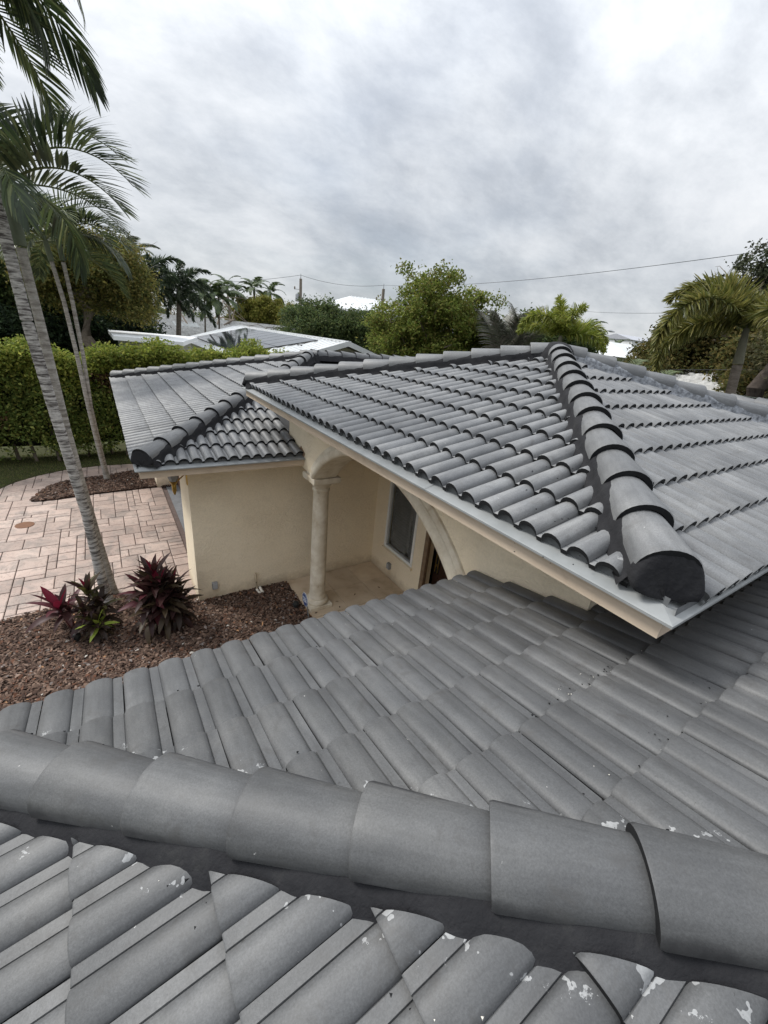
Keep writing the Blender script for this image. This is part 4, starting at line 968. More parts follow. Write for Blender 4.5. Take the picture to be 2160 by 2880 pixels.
# ---- cordylines: every leaf is a piece
def cord_leaf(L, wd, bend, col, seed):
    V = []; F = []; n = 6; C = []
    p = Vector((0, 0, 0)); th = 0
    for i in range(n + 1):
        t = i / n; hw = wd * .5 * (max(.10, math.sin(math.pi * min(1, t * .92 + .08)) ** .8) if t > .12 else .16)
        if i == n: hw = .001
        V += [(p.x, -hw, p.z + hw * .35), (p.x, 0, p.z), (p.x, hw, p.z + hw * .35)]; C += [col] * 3
        th = -bend * t; p = p + Vector((math.cos(th), 0, math.sin(th))) * L / n
    for i in range(n):
        for k in range(2): F.append((i * 3 + k, i * 3 + k + 1, (i + 1) * 3 + k + 1, (i + 1) * 3 + k))
    return np_mesh('leaf', V, F, m_cord, col=np.array(C), smooth=True)
m_cord = leaf_material('cordyline_leaf', .2, .5, .25)
CB = [(.036, .017, .016), (.050, .021, .020), (.030, .019, .014), (.052, .036, .020), (.075, .018, .024), (.070, .066, .020), (.24, .30, .05)]
CL = {}
for ci, c in enumerate(CB):
    for bi, be in enumerate((.35, .8, 1.2)): CL[(ci, bi)] = cord_leaf(.38, .088, be, c, ci)
CRED = cord_leaf(.34, .085, .25, (.15, .012, .028), 99)
def cordyline(label, base, heads, seed):
    rs = random.Random(seed); t = empty('cordyline', base, label, 'cordyline', 'red cordyline shrubs in the mulch bed')
    for (dx, dy, h, n, s, pal, red, spread) in heads:
        top = Vector((base[0] + dx, base[1] + dy, h)); b0 = Vector((base[0] + dx * .35, base[1] + dy * .35, 0))
        MB().tube([tuple(b0), tuple(b0.lerp(top, .5) + Vector((dx * .1, dy * .1, 0))), tuple(top)], [.016, .013, .010], 6).build('stem', m_cordstem, t, smooth=60)
        for k in range(n):
            f = k / n; az = k * 2.399 + rs.uniform(-.3, .3); el = 1.30 - f * (1.30 + spread * .75) + rs.uniform(-.15, .15)
            red_ = k < red
            me = CRED if red_ else CL[(rs.choice(pal), 0 if f < .3 else (1 if f < .65 else 2))]
            p = top - Vector((0, 0, h * .62 * f * f * (1 if spread > .3 else .4)))
            mw = Matrix.Translation(p) @ Matrix.Rotation(az, 4, 'Z') @ Matrix.Rotation(-el, 4, 'Y') @ Matrix.Rotation(rs.uniform(-.4, .4), 4, 'X') @ Matrix.Scale(s * rs.uniform(.8, 1.15), 4)
            link('leaf', me, t, mw)
    return t
m_cordstem = MAT('cordyline_stem', (.12, .02, .03), (.07, .03, .02), 20, .6)
cordyline('large dense dark red cordyline nearest the garage wall corner', (.29, 5.90, .02),
          [(0, 0, .74, 46, 1.05, [0, 0, 1, 2, 3], 2, .55), (.15, .05, .62, 40, 1.0, [0, 1, 2, 3], 1, .6), (-.16, .04, .68, 40, 1.05, [0, 1, 4, 2], 1, .6), (.02, -.12, .50, 40, 1.0, [0, 2, 3, 3], 0, .65), (-.07, .12, .88, 30, 1.0, [0, 1, 4], 2, .4), (.18, -.06, .44, 34, .95, [0, 2, 3], 0, .65), (-.18, -.08, .44, 34, .95, [0, 2, 3], 0, .65)], 1)
cordyline('green and maroon cordyline in front of the palm trunks', (-.62, 6.15, .02),
          [(.02, .12, .66, 34, .85, [0, 2, 3, 5], 2, .35), (.13, .02, .46, 30, .8, [2, 3, 3, 5], 0, .4), (.06, -.12, .30, 30, .75, [5, 3, 2, 2], 0, .5), (-.06, -.02, .46, 28, .75, [0, 2, 3], 0, .5), (.08, -.16, .26, 9, .7, [6], 0, .2)], 2)
cordyline('small sparse crimson cordyline leaning over the driveway edge', (-.84, 6.40, .02),
          [(-.12, -.02, .40, 15, 1.15, [4, 4, 1], 3, .15), (-.04, .06, .30, 10, .9, [1, 4], 1, .3)], 3)

# ---- grass strip between the drive and the hedge
edge = [(-7, 11.0), (-4.0, 12.2), (-2.9, 12.75), (-2.53, 13.09), (-2.29, 13.5), (-1.84, 13.93), (-1.3, 14.25), (-.53, 14.45), (.21, 14.43), (1.2, 14.40), (8.5, 14.4), (8.5, 17), (-7, 17)]
n = len(edge); mb = MB(); mb.add([(p[0], p[1], -.04) for p in edge] + [(p[0], p[1], .012) for p in edge], [tuple(range(n, 2 * n))] + [(i, (i + 1) % n, (i + 1) % n + n, i + n) for i in range(n)])
lawn = tag(mb.build('lawn_strip', MAT('lawn_soil', (.06, .065, .028), (.04, .04, .02), 4, .95, .1)), 'narrow strip of grass under the hedge', kind='structure')
rs = np.random.RandomState(21); X = rs.uniform(-5, 3, 60000); Y = rs.uniform(12, 16, 60000); k = poly_in(edge, X, Y); X = X[k][:26000]; Y = Y[k][:26000]; m_ = len(X)
a = rs.uniform(0, 6.28, m_); h = rs.uniform(.03, .075, m_); le = rs.normal(0, .03, (m_, 2))
V = np.stack([np.stack([X - .005 * np.cos(a), Y - .005 * np.sin(a), np.full(m_, .01)], 1), np.stack([X + .005 * np.cos(a), Y + .005 * np.sin(a), np.full(m_, .01)], 1), np.stack([X + le[:, 0], Y + le[:, 1], h], 1)], 1).reshape(-1, 3)
tag(link('grass', np_mesh('grass', V, np.arange(m_ * 3).reshape(-1, 3), m_leaf, col=np.repeat(pal_cols(rs, m_, [(.085, .105, .03), (.06, .08, .022), (.13, .12, .05)]), 3, 0)), lawn), kind='stuff')

# ---- clipped hedge
def hedge():
    rs = np.random.RandomState(31); t = empty('hedge', (1, 15.6, 0), 'tall leafy green hedge behind the driveway and garage', 'hedge')
    def top(x): return 2.93 + .10 * np.exp(-((x + 1.6) / 1.2) ** 2) + np.clip((x - .4) * .18, 0, .24) + .12 * np.sin(x * 1.7) + .10 * np.sin(x * 4.1 + 1)
    def front(x): return 14.95 + .10 * np.sin(x * 1.3 + .6) + np.clip((x - .5) * .16, 0, 1.2)
    nc = 1500; CX = rs.uniform(-5.5, 6.2, nc); CZ = np.minimum(rs.rand(nc) ** .85 * 3.0 + .30, top(CX) - .05); CYf = front(CX) + np.abs(rs.normal(0, .10, nc)) - .06 * np.sin(CX * 3.1 + CZ * 2.7)
    n = nc * 44; kk = np.repeat(np.arange(nc), 44); X = CX[kk] + rs.normal(0, .12, n); Z = CZ[kk] + rs.normal(0, .11, n); Y = CYf[kk] + rs.normal(0, .07, n)
    cm1 = rs.uniform(.62, 1.35, nc)[kk]; keep = (Z > .42 + .35 * np.sin(X * 2.2)) | (rs.rand(n) < .25); X, Y, Z, cm1 = X[keep], Y[keep], Z[keep], cm1[keep]
    nc2 = 620; CX2 = rs.uniform(-5.5, 6.2, nc2); CY2 = front(CX2) + rs.uniform(0, 1.1, nc2); n2 = nc2 * 50; kk = np.repeat(np.arange(nc2), 50)
    X2 = CX2[kk] + rs.normal(0, .12, n2); Y2 = CY2[kk] + rs.normal(0, .12, n2); Z2 = top(CX2)[kk] - .06 + rs.uniform(-.10, .14, nc2)[kk] + rs.normal(0, .07, n2); cm2 = rs.uniform(.7, 1.3, nc2)[kk]
    # taller sprigs
    n3 = 11000; cx = rs.uniform(-5, 6.1, 130); cy = front(cx) + rs.uniform(.1, .9, 130); kk = rs.randint(0, 130, n3)
    X3 = cx[kk] + rs.normal(0, .09, n3); Y3 = cy[kk] + rs.normal(0, .09, n3); Z3 = top(cx)[kk] + rs.rand(n3) ** 1.5 * rs.uniform(.12, .46, 130)[kk]
    P = np.concatenate([np.stack([X, Y, Z], 1), np.stack([X2, Y2, Z2], 1), np.stack([X3, Y3, Z3], 1)], 0)
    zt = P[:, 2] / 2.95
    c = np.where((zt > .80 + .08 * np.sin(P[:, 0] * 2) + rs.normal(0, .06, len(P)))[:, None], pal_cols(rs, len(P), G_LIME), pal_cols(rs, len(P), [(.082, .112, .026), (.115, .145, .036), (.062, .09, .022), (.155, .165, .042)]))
    dead = (np.sin(P[:, 0] * 1.9 + 1.2) + np.sin(P[:, 2] * 3.1 + P[:, 0]) + rs.normal(0, .5, len(P)) > 1.55) & (zt < .88) & (zt > .35)
    c[dead] = pal_cols(rs, dead.sum(), [(.095, .058, .032), (.075, .055, .028), (.12, .075, .04)])
    c = c * np.concatenate([cm1, cm2, np.ones(n3)])[:, None]
    V, F = leaf_quads(P, .10, rs, .3, .55)
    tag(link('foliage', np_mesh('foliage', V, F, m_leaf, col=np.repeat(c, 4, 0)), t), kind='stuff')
    mb = MB()
    for i in range(20):
        x = -5.3 + i * .57 + rs.uniform(-.15, .15); y = float(front(np.array(x))) + .35 + rs.uniform(0, .3)
        mb = MB(); pts = [(x, y, -.03), (x + rs.uniform(-.1, .1), y, .6), (x + rs.uniform(-.25, .25), y + .1, 1.5), (x + rs.uniform(-.3, .3), y + .2, 2.7)]
        mb.tube(pts, [.05, .045, .035, .015], 6); mb.tube([pts[1], (x + rs.uniform(-.4, .4), y + .1, 1.4), (x + rs.uniform(-.5, .5), y + .1, 2.4)], [.03, .02, .01], 5)
        mb.build('stem', m_bark, t, smooth=60, recalc=False)
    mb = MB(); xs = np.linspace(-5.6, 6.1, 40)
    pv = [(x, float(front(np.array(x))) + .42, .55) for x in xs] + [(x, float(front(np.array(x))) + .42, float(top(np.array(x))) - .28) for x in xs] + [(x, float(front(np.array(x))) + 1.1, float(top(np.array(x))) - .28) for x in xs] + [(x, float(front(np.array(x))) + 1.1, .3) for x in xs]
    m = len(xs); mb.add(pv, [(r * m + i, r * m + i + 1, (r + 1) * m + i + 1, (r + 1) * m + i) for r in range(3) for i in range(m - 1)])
    mb.build('inner_filler', MAT('hedge_core', (.020, .022, .012), (.010, .011, .007), 18, .95, .1, .8, 30, .05), t)  # dark filler sheet, not twigs, blocking the view through the leaves
hedge()

# ================================================================ NEIGHBOURING HOUSES
m_roofwhite = MAT('white_metal_roof', (.60, .615, .62), (.50, .515, .52), 2, .35, .5)
m_roofnear = MAT('white_metal_roof_near', (.82, .83, .83), (.72, .73, .73), 2, .4, .4)
m_wallgrey = MAT('grey_wall', (.40, .41, .44), (.34, .35, .38), 2, .8)
m_wallcream = MAT('pale_wall', (.42, .42, .34), (.34, .34, .27), 3, .8)
m_panel = MAT('solar_cell', (.030, .034, .042), (.020, .023, .030), 4, .06, .9)
m_panelrim = MAT('panel_rim', (.03, .03, .03), None, 5, .4)
h1_ = empty('neighbour_house', (9.28, 17.5, 0), 'white ribbed metal roofed house with solar panels beyond the hedge', 'house')
RX, RZ, RS_, RY0, RY1 = 9.28, 3.92, .31, 17.45, 36.0
def rz(x): return RZ - RS_ * abs(x - RX)
mb = MB()
xl, xrr = 5.2, 11.4
mb.add([(xl, RY0, rz(xl)), (RX, RY0, RZ), (RX, RY1, RZ), (xl, RY1, rz(xl)), (xrr, RY0, rz(xrr)), (xrr, RY1, rz(xrr))], [(0, 1, 2, 3), (1, 4, 5, 2)])
roof1 = mb.build('roof', m_roofnear, h1_, recalc=False)
ribm = MB().box(0, 1, -.025, .025, 0, .045).mesh('rib', m_roofnear)
y = RY0 + .25
while y < RY1:
    for x0_, x1_ in ((RX, xl), (RX, xrr)):
        a = Vector((x0_, y, rz(x0_))); b = Vector((x1_, y, rz(x1_))); d = (b - a); L_ = d.length; d.normalize(); sy = Vector((0, 1, 0)) if x1_ > x0_ else Vector((0, -1, 0)); up_v = d.cross(sy); up_v = up_v if up_v.z > 0 else -up_v
        sy = up_v.cross(d)
        mw = Matrix((d * L_, sy, up_v)).transposed().to_4x4(); mw.translation = a + up_v * .002
        link('rib', ribm, roof1, mw)
    y += .40
MB().box(RX - .14, RX + .14, RY0 - .02, RY1, RZ - .01, RZ + .05).build('ridge_flashing', m_roofwhite, h1_)
for x0_, x1_ in ((RX, xl), (RX, xrr)):
    MB().add([(x0_, RY0 - .06, rz(x0_) + .06), (x1_, RY0 - .06, rz(x1_) + .06), (x1_, RY0 - .06, rz(x1_) - .16), (x0_, RY0 - .06, rz(x0_) - .16), (x0_, RY0 + .02, rz(x0_) + .06), (x1_, RY0 + .02, rz(x1_) + .06), (x1_, RY0 + .02, rz(x1_) - .16), (x0_, RY0 + .02, rz(x0_) - .16)],
             [(0, 1, 2, 3), (4, 5, 6, 7), (0, 1, 5, 4), (3, 2, 6, 7), (1, 2, 6, 5), (0, 3, 7, 4)]).build('rake_board', m_roofwhite, h1_)
MB().prism([(5.7, -.05), (5.7, rz(5.7) - .17), (RX, RZ - .18), (11.0, rz(11.0) - .17), (11.0, -.05)], 1, 17.9, 35.6).build('wall', m_wallcream, h1_)
for xa in (8.35, 9.30):
    wv = MB().box(xa, xa + .86, 17.83, 17.898, 3.08, 3.50).build('gable_vent', m_wallgrey, h1_)
    for k in range(5): MB().box(xa + .04, xa + .82, 17.80, 17.829, 3.11 + k * .075, 3.155 + k * .075).build('louver', m_white, wv)
qa = [Vector((5.65, 22.1, rz(5.65) + .10)), Vector((5.83, 33.8, rz(5.83) + .10)), Vector((8.85, 32.0, rz(8.85) + .10)), Vector((8.79, 19.5, rz(8.79) + .10))]
for i in range(9):
    for j in range(2):
        def bl(u, v): return (qa[0] * (1 - u) + qa[1] * u) * (1 - v) + (qa[3] * (1 - u) + qa[2] * u) * v
        u0, u1, v0, v1 = i / 9 + .002, (i + 1) / 9 - .002, j / 2 + .003, (j + 1) / 2 - .003
        c_ = [bl(u0, v0), bl(u1, v0), bl(u1, v1), bl(u0, v1)]; ctr = sum(c_, Vector()) / 4
        mb = MB(); vs_ = [tuple(p) for p in c_] + [tuple(p - Vector((0, 0, .04))) for p in c_]; mb.add(vs_, [(0, 1, 5, 4), (1, 2, 6, 5), (2, 3, 7, 6), (3, 0, 4, 7), (4, 5, 6, 7)], 1); mb.add([tuple(p.lerp(ctr, .012)) for p in c_], [(0, 1, 2, 3)]); mb.add([tuple(p) for p in c_], [(0, 1, 2, 3)][:0])
        for q_ in range(4): pass
        o = mb.build('solar_panel', [m_panel, m_panelrim], h1_)
for v in (.25, .75):
    a, b = qa[0].lerp(qa[3], v), qa[1].lerp(qa[2], v); MB().bar(tuple(a - Vector((0, .5, .07))), tuple(b - Vector((0, 0, .07))), .03, .025).build('mounting_rail', m_panelrim, h1_)
fl = empty('garden_pavilion', (2.2, 23.5, 0), 'flat white roofed wing with deep fascia left of the solar roof', 'building')
pz = [(.54, 26.6), (.59, 21.5), (3.05, 20.4), (4.6, 25.9)]
MB().add([(x, y, 3.30) for x, y in pz] + [(x, y, 3.14) for x, y in pz], [(0, 1, 2, 3), (4, 5, 6, 7), (0, 1, 5, 4), (1, 2, 6, 5), (2, 3, 7, 6), (3, 0, 4, 7)]).build('roof', m_roofnear, fl)
MB().add([(.9, 26.2, 3.139), (.95, 21.9, 3.139), (2.95, 21.0, 3.139), (4.2, 25.6, 3.139), (.9, 26.2, 0), (.95, 21.9, 0), (2.95, 21.0, 0), (4.2, 25.6, 0)], [(0, 1, 5, 4), (1, 2, 6, 5), (2, 3, 7, 6), (3, 0, 4, 7)]).build('wall', m_wallcream, fl)
# white tile roofs: rolled tiles as relief
m_whitetile = MAT('white_roof_tile', (.74, .74, .71), (.58, .57, .54), 1.6, .6, .3, pts=[(.3, (.28, .275, .26)), (.5, (.42, .42, .405)), (.75, (.50, .50, .485))])
def tile_roof(parent, A, Bv, depth_v, nu, nv, name='roof_tile_field'):
    """A origin at eave, Bv vector along the eave, depth_v vector up the slope"""
    A = np.array(A, float); U = np.array(Bv, float); D = np.array(depth_v, float); N_ = np.cross(U, D); N_ /= np.linalg.norm(N_)
    if N_[2] < 0: N_ = -N_
    V = []; F = []; per = 4
    for r in range(nv):
        for e in (0, 1):
            for i in range(nu * per + 1):
                u = i / (nu * per); h = .11 * abs(math.sin(math.pi * i / per)) ** .8
                V.append(A + U * u + D * ((r + e) / nv) + N_ * (h + (.10 if e == 0 else 0.0)))
    w_ = nu * per + 1
    for r in range(nv):
        for i in range(w_ - 1):
            o = r * 2 * w_; F.append((o + i, o + i + 1, o + w_ + i + 1, o + w_ + i))
            if r < nv - 1: F.append((o + w_ + i, o + w_ + i + 1, o + 2 * w_ + i + 1, o + 2 * w_ + i))
    return tag(link(name, np_mesh(name, V, F, m_whitetile), parent), kind='stuff')
h2_ = empty('tiled_house', (9, 44, 0), 'house with broad white tile roof behind the solar roof', 'house')
tile_roof(h2_, (-1, 39.5, 2.35), (23, 1.2, 0), (0, 8.6, 1.62), 74, 22)
MB().box(-.5, 21.5, 41.8, 50, -.05, 2.5).build('wall', m_wallcream, h2_)
MB().add([(-1, 48.1, 3.98), (22, 49.3, 3.98), (22, 57, 2.4), (-1, 57, 2.4)], [(0, 1, 2, 3)]).build('back_slope', m_whitetile, h2_)
MB().bar((-1, 48.15, 4.06), (22, 49.35, 4.06), .14, .10).build('ridge', m_whitetile, h2_)
MB().add([(6.0, 44.2, 3.32), (8.2, 44.3, 3.34), (8.2, 46.0, 3.66), (6.0, 45.9, 3.64)], [(0, 1, 2, 3)]).build('skylight', MAT('skylight', (.20, .22, .22), None, 3, .3), h2_)
h3_ = empty('grey_house', (28, 50, 0), 'two storey pale grey house with white hipped metal roof', 'house')
ex = [(23.6, 53.6, 6.85), (26.0, 44.6, 6.55), (35.5, 48.2, 6.9), (33.2, 57.2, 7.0)]; rp = [(27.6, 52.2, 8.35), (31.4, 50.9, 8.35)]
MB().add([*ex, *rp], [(0, 1, 4), (1, 2, 5, 4), (2, 3, 5), (3, 0, 4, 5)]).build('roof', m_roofwhite, h3_)
for k in range(9):
    a = Vector(ex[1]).lerp(Vector(ex[2]), (k + .5) / 9); b = Vector(rp[0]).lerp(Vector(rp[1]), (k + .5) / 9); MB().bar(a + Vector((0, 0, .04)), b + Vector((0, 0, .04)), .03, .03).build('rib', m_roofwhite, h3_)
def inset(p, f=.94): return tuple(29.4 + (p[0] - 29.4) * f if i == 0 else 51 + (p[1] - 51) * f for i in range(2))
wi = [inset(p) for p in ex]
MB().add([(x, y, 6.5) for x, y in wi] + [(x, y, 0) for x, y in wi], [(0, 1, 5, 4), (1, 2, 6, 5), (2, 3, 7, 6), (3, 0, 4, 7)]).build('wall', m_wallgrey, h3_)
for f, on in ((.18, 1), (.45, 1), (.72, 1)):
    a = Vector((*wi[0], 5.55)).lerp(Vector((*wi[1], 5.55)), f); n_ = Vector((-.97, -.26, 0)) * .03; dd = (Vector((*wi[1], 0)) - Vector((*wi[0], 0))).normalized()
    wn = MB().bar(a + n_ - dd * .45, a + n_ + dd * .45, .02, .42).build('window', m_white, h3_); MB().bar(a + n_ * 2.2 - dd * .34, a + n_ * 2.2 + dd * .34, .01, .31).build('pane', m_glass, wn)
h4_ = empty('white_roofed_house', (36, 21, 0), 'small white roofed house far right beyond the bright palm', 'house')
MB().add([(34.4, 24.2, 4.6), (34.0, 18.2, 4.5), (41.5, 17.5, 4.5), (41.5, 24.5, 4.6), (36.6, 21.8, 5.6), (39.5, 21.6, 5.6)], [(0, 1, 4), (1, 2, 5, 4), (2, 3, 5), (3, 0, 4, 5)]).build('roof', m_roofwhite, h4_)
MB().add([(34.8, 23.8, 4.5), (34.5, 18.6, 4.42), (41, 18, 4.42), (41, 24, 4.5), (34.8, 23.8, 0), (34.5, 18.6, 0), (41, 18, 0), (41, 24, 0)], [(0, 1, 5, 4), (1, 2, 6, 5), (2, 3, 7, 6), (3, 0, 4, 7)]).build('wall', m_wallcream, h4_)
h5_ = empty('tiled_house', (17, 6, 0), 'low white tile roof at the right beneath the large feathery palm', 'house')
tile_roof(h5_, (18.2, 11.2, 3.05), (-2.6, -9.0, 0), (4.4, -1.3, 1.35), 30, 12)
MB().add([(19, 11, 3.0), (16.6, 2.8, 3.0), (21, 1.6, 3.0), (23, 9.8, 3.0), (19, 11, 0), (16.6, 2.8, 0), (21, 1.6, 0), (23, 9.8, 0)], [(0, 1, 5, 4), (1, 2, 6, 5), (2, 3, 7, 6), (3, 0, 4, 7)]).build('wall', m_wallcream, h5_)
for k, (x, y, w_, d_, hh) in enumerate(((99, 66, 9, 8, 8.2), (106, 58, 14, 8, 8.9), (118, 52, 10, 8, 7.6))):
    t = empty('distant_block', (x, y, 0), ('pale distant building at the horizon, left of three', 'pale distant building at the horizon, middle and tallest of three', 'pale distant building at the horizon, right of three')[k], 'building', 'distant pale buildings')
    MB().box(x - w_ / 2, x + w_ / 2, y - d_ / 2, y + d_ / 2, 0, hh - .6).build('wall', m_white, t); MB().prism([(y - d_ / 2 - .3, hh - .6), (y, hh + .5), (y + d_ / 2 + .3, hh - .6)], 0, x - w_ / 2 - .3, x + w_ / 2 + .3).build('roof', m_wallgrey, t)

# ---- poles, wires, street lamp
m_polewood = MAT('pole_wood', (.20, .17, .14), (.13, .11, .09), 14, .9)
def pole(name, label, x, y, h, arm):
    t = empty(name, (x, y, 0), label, 'utility pole', 'utility poles'); MB().tube([(x, y, 0), (x, y, h)], [.24, .17], 10).build('shaft', m_polewood, t, smooth=60)
    MB().tube([(x, y, h), (x, y, h + .55)], [.05, .03], 6).build('pin', m_grey_metal, t)
    d = Vector((-.84, .53, 0))
    if arm: MB().lathe([(.05, 0), (.24, .02), (.24, .85), (.2, .92), (.04, .95)], (x + d.x * .42, y + d.y * .42, h - 2.6), 10).build('transformer', m_grey_metal, t, smooth=40)
    MB().tube([tuple(Vector((x, y, h - 1.2)) + d * s) + () for s in (.1, .5, .75)], .03, 5).build('bracket', m_grey_metal, t)
    MB().lathe([(.03, 0), (.09, .05), (.09, .3), (.03, .36)], (x + d.x * .75, y + d.y * .75, h - 1.25), 8).build('insulator', m_polewood, t)
pole('utility_pole', 'tall utility pole with transformer above the olive tree', 22.45, 55.65, 9.7, True)
pole('utility_pole', 'utility pole half hidden by the left edge of the round green tree', 29.1, 46.7, 9.2, False)
def wire(label, a, b, sag=.6, r=.014):
    a = Vector(a); b = Vector(b); pts = [a.lerp(b, i / 24) - Vector((0, 0, sag * 4 * (i / 24) * (1 - i / 24))) for i in range(25)]
    tag(MB().tube([tuple(p) for p in pts], r, 4).build('power_line', m_black, None, recalc=False), label, 'power line', 'overhead power lines')
wire('thin power line running between the two utility poles', (22.45, 55.65, 10.1), (29.1, 46.7, 9.6), .5, .018)
wire('thin power line leaving the transformer pole to the left', (22.45, 55.65, 10.1), (-10, 66, 7.5), 1.5, .018)
wire('upper power line crossing the sky right of the round green tree', (29.1, 46.7, 9.6), (24.6, 3.0, 9.7), .7, .013)
wire('lower power line crossing the sky above the bright palm', (50, 36, 9.3), (28.0, 8.0, 7.4), .3, .012)
wire('power line passing low in front of the rounded dark tree', (25.5, 17, 3.9), (15.0, 2.0, 4.9), .25, .010)
t = empty('street_lamp', (42.3, 26.7, 0), 'grey cobra head street lamp above the far white roof', 'street lamp')
MB().tube([(42.2, 26.9, 0), (42.2, 26.9, 6.2)], [.09, .06], 8).build('post', m_grey_metal, t, smooth=60)
MB().tube([(42.2, 26.9, 6.2), (42.35, 26.65, 6.6), (42.6, 26.2, 6.78), (42.75, 25.9, 6.78)], .035, 6).build('arm', m_grey_metal, t, smooth=60)
MB().tube([(42.68, 26.05, 6.8), (42.8, 25.8, 6.78), (42.98, 25.45, 6.72)], [.05, .12, .04], 8).build('lamp_head', m_grey_metal, t, smooth=60)
t = empty('antenna', (24.3, 17.6, 0), 'thin antenna mast rising behind the bright palm', 'antenna'); MB().tube([(24.3, 17.6, 3), (24.35, 17.5, 7.25)], [.03, .012], 6).build('mast', m_grey_metal, t)

# ================================================================ TREES
tree('round_tree', 'large round green tree in the middle beyond the entry roof', (13.9, 17.05, 0), (13.9, 17.0, 2.6),
     [((13.8, 17.1, 5.2), (2.35, 2.1, 2.0)), ((12.4, 18.1, 4.4), (1.75, 1.6, 1.6)), ((15.1, 16.1, 4.9), (1.7, 1.6, 1.7)), ((13.9, 17.0, 3.6), (2.6, 2.4, 1.3)), ((13.2, 17.4, 6.2), (1.1, 1.0, .9)), ((14.7, 16.5, 5.9), (1.2, 1.0, .9))],
     400, 60000, .15, [(.085, .110, .020), (.110, .135, .028), (.062, .085, .018), (.135, .145, .035), (.105, .095, .025)], .21, .22, 41, nl=34, bare=30, sprig=70)
tree('dark_tree', 'dark dense tree behind the white gable, right of the olive tree', (14.7, 30.6, 0), (14.7, 30.6, 2.5), [((14.9, 30.4, 4.2), (3.0, 2.4, 1.9)), ((13.2, 31.4, 4.6), (1.8, 1.8, 1.5)), ((16.9, 29.2, 3.8), (2.4, 2.2, 1.9)), ((14.0, 31.0, 5.3), (.9, .9, .9))], 420, 52000, .20, G_DARK, .30, .2, 42, group='trees behind the solar roof')
tree('olive_tree', 'olive green bushy tree below the transformer pole', (18.7, 59.1, 0), (18.7, 59.1, 3), [((17.3, 59.7, 4.9), (3.0, 2.8, 2.4)), ((20.8, 58.3, 4.8), (3.0, 2.8, 2.3)), ((18.6, 59, 5.6), (2.2, 2.2, 1.9))], 340, 36000, .28, [(.115, .115, .022), (.09, .10, .02), (.14, .125, .03)], .26, .2, 43, group='trees behind the solar roof')
tree('low_tree', 'low dark tree mass left of the olive tree', (8.0, 44.0, 0), (8, 44, 2), [((18.5, 44, 3.6), (4.0, 2.4, 2.3)), ((9.0, 62, 3.2), (7.0, 2.4, 2.4)), ((17, 60, 3.2), (5, 2.4, 2.4))], 260, 18000, .24, G_DARK + G_OLIVE[1:2], .4, .2, 44, group='trees behind the solar roof')
tree('leaning_tree', 'olive tree with thick leaning forked trunk behind the hedge', (.25, 24.0, 0), (-.35, 24.0, 4.6), [((.9, 24, 6.0), (1.5, 1.5, 1.25)), ((1.5, 24, 5.2), (1.0, 1.2, 1.2)), ((-.5, 24.2, 6.2), (1.4, 1.4, 1.0)), ((-1.3, 24.6, 5.4), (1.2, 1.4, 1.2)), ((.2, 24.3, 4.9), (1.3, 1.1, .9)), ((1.9, 24.2, 4.4), (.8, .9, .7))], 420, 56000, .14, G_OLIVE + [(.14, .12, .03)], .24, .30, 45, nl=22, bare=12, group='trees behind the hedge')
tree('dark_tree', 'tall dark green tree at the left edge behind the palms', (-2.6, 28.5, 0), (-2.6, 28.5, 2.5), [((-2.8, 28.4, 4.8), (2.4, 2.0, 2.0)), ((-3.8, 29, 5.6), (1.6, 1.6, 1.5)), ((-1.4, 28.6, 4.0), (1.8, 1.6, 1.8)), ((-5.5, 28, 4), (2, 2, 2.4)), ((.4, 29, 4.0), (1.8, 1.3, 1.6)), ((-2.0, 28.2, 3.0), (3.2, 1.4, 1.6))], 520, 70000, .18, G_DARK + G_OLIVE[3:], .32, .2, 46, group='trees behind the hedge')
tree('dark_shrub', 'very dark low shrub under the leaning tree', (-.6, 27.6, 0), (-.6, 27.6, 1.0), [((-.9, 27.4, 2.6), (2.4, 1.2, 1.5)), ((1.6, 28.8, 2.9), (1.8, 1.2, 1.1)), ((-3.5, 26.5, 2.4), (2.2, 1.2, 1.4))], 300, 34000, .18, [(.018, .030, .014), (.026, .040, .018), (.014, .022, .012)], .28, .1, 47, cat='shrub', group='trees behind the hedge')
tree('dark_tree', 'dark tree between the grey palm and the bright feathery palm', (18.9, 14.8, 0), (18.9, 14.8, 3), [((18.9, 14.8, 5.0), (1.7, 1.5, 1.2)), ((17.6, 15.9, 4.4), (1.5, 1.4, 1.1)), ((20.2, 13.9, 4.6), (1.3, 1.3, 1.0))], 220, 24000, .17, G_DARK, .22, .15, 48, group='trees right of the round tree')
tree('rounded_tree', 'rounded dark olive tree at the right behind the large palm', (22.6, 10.4, 0), (22.6, 10.4, 3), [((22.5, 10.5, 4.6), (1.7, 1.5, 1.6)), ((23.0, 9.4, 5.2), (1.5, 1.5, 1.5)), ((21.9, 9.0, 4.2), (1.8, 1.8, 1.8)), ((23.6, 8.2, 5.4), (1.5, 1.5, 1.4)), ((22.4, 7.2, 4.6), (2, 2, 2)), ((20.5, 6.0, 5.2), (1.8, 1.8, 1.7)), ((19.0, 5.4, 4.4), (1.6, 1.6, 1.5))], 760, 100000, .18, [(.055, .058, .018), (.075, .065, .022), (.040, .045, .015), (.095, .075, .026)], .20, .25, 49, group='trees at the right')
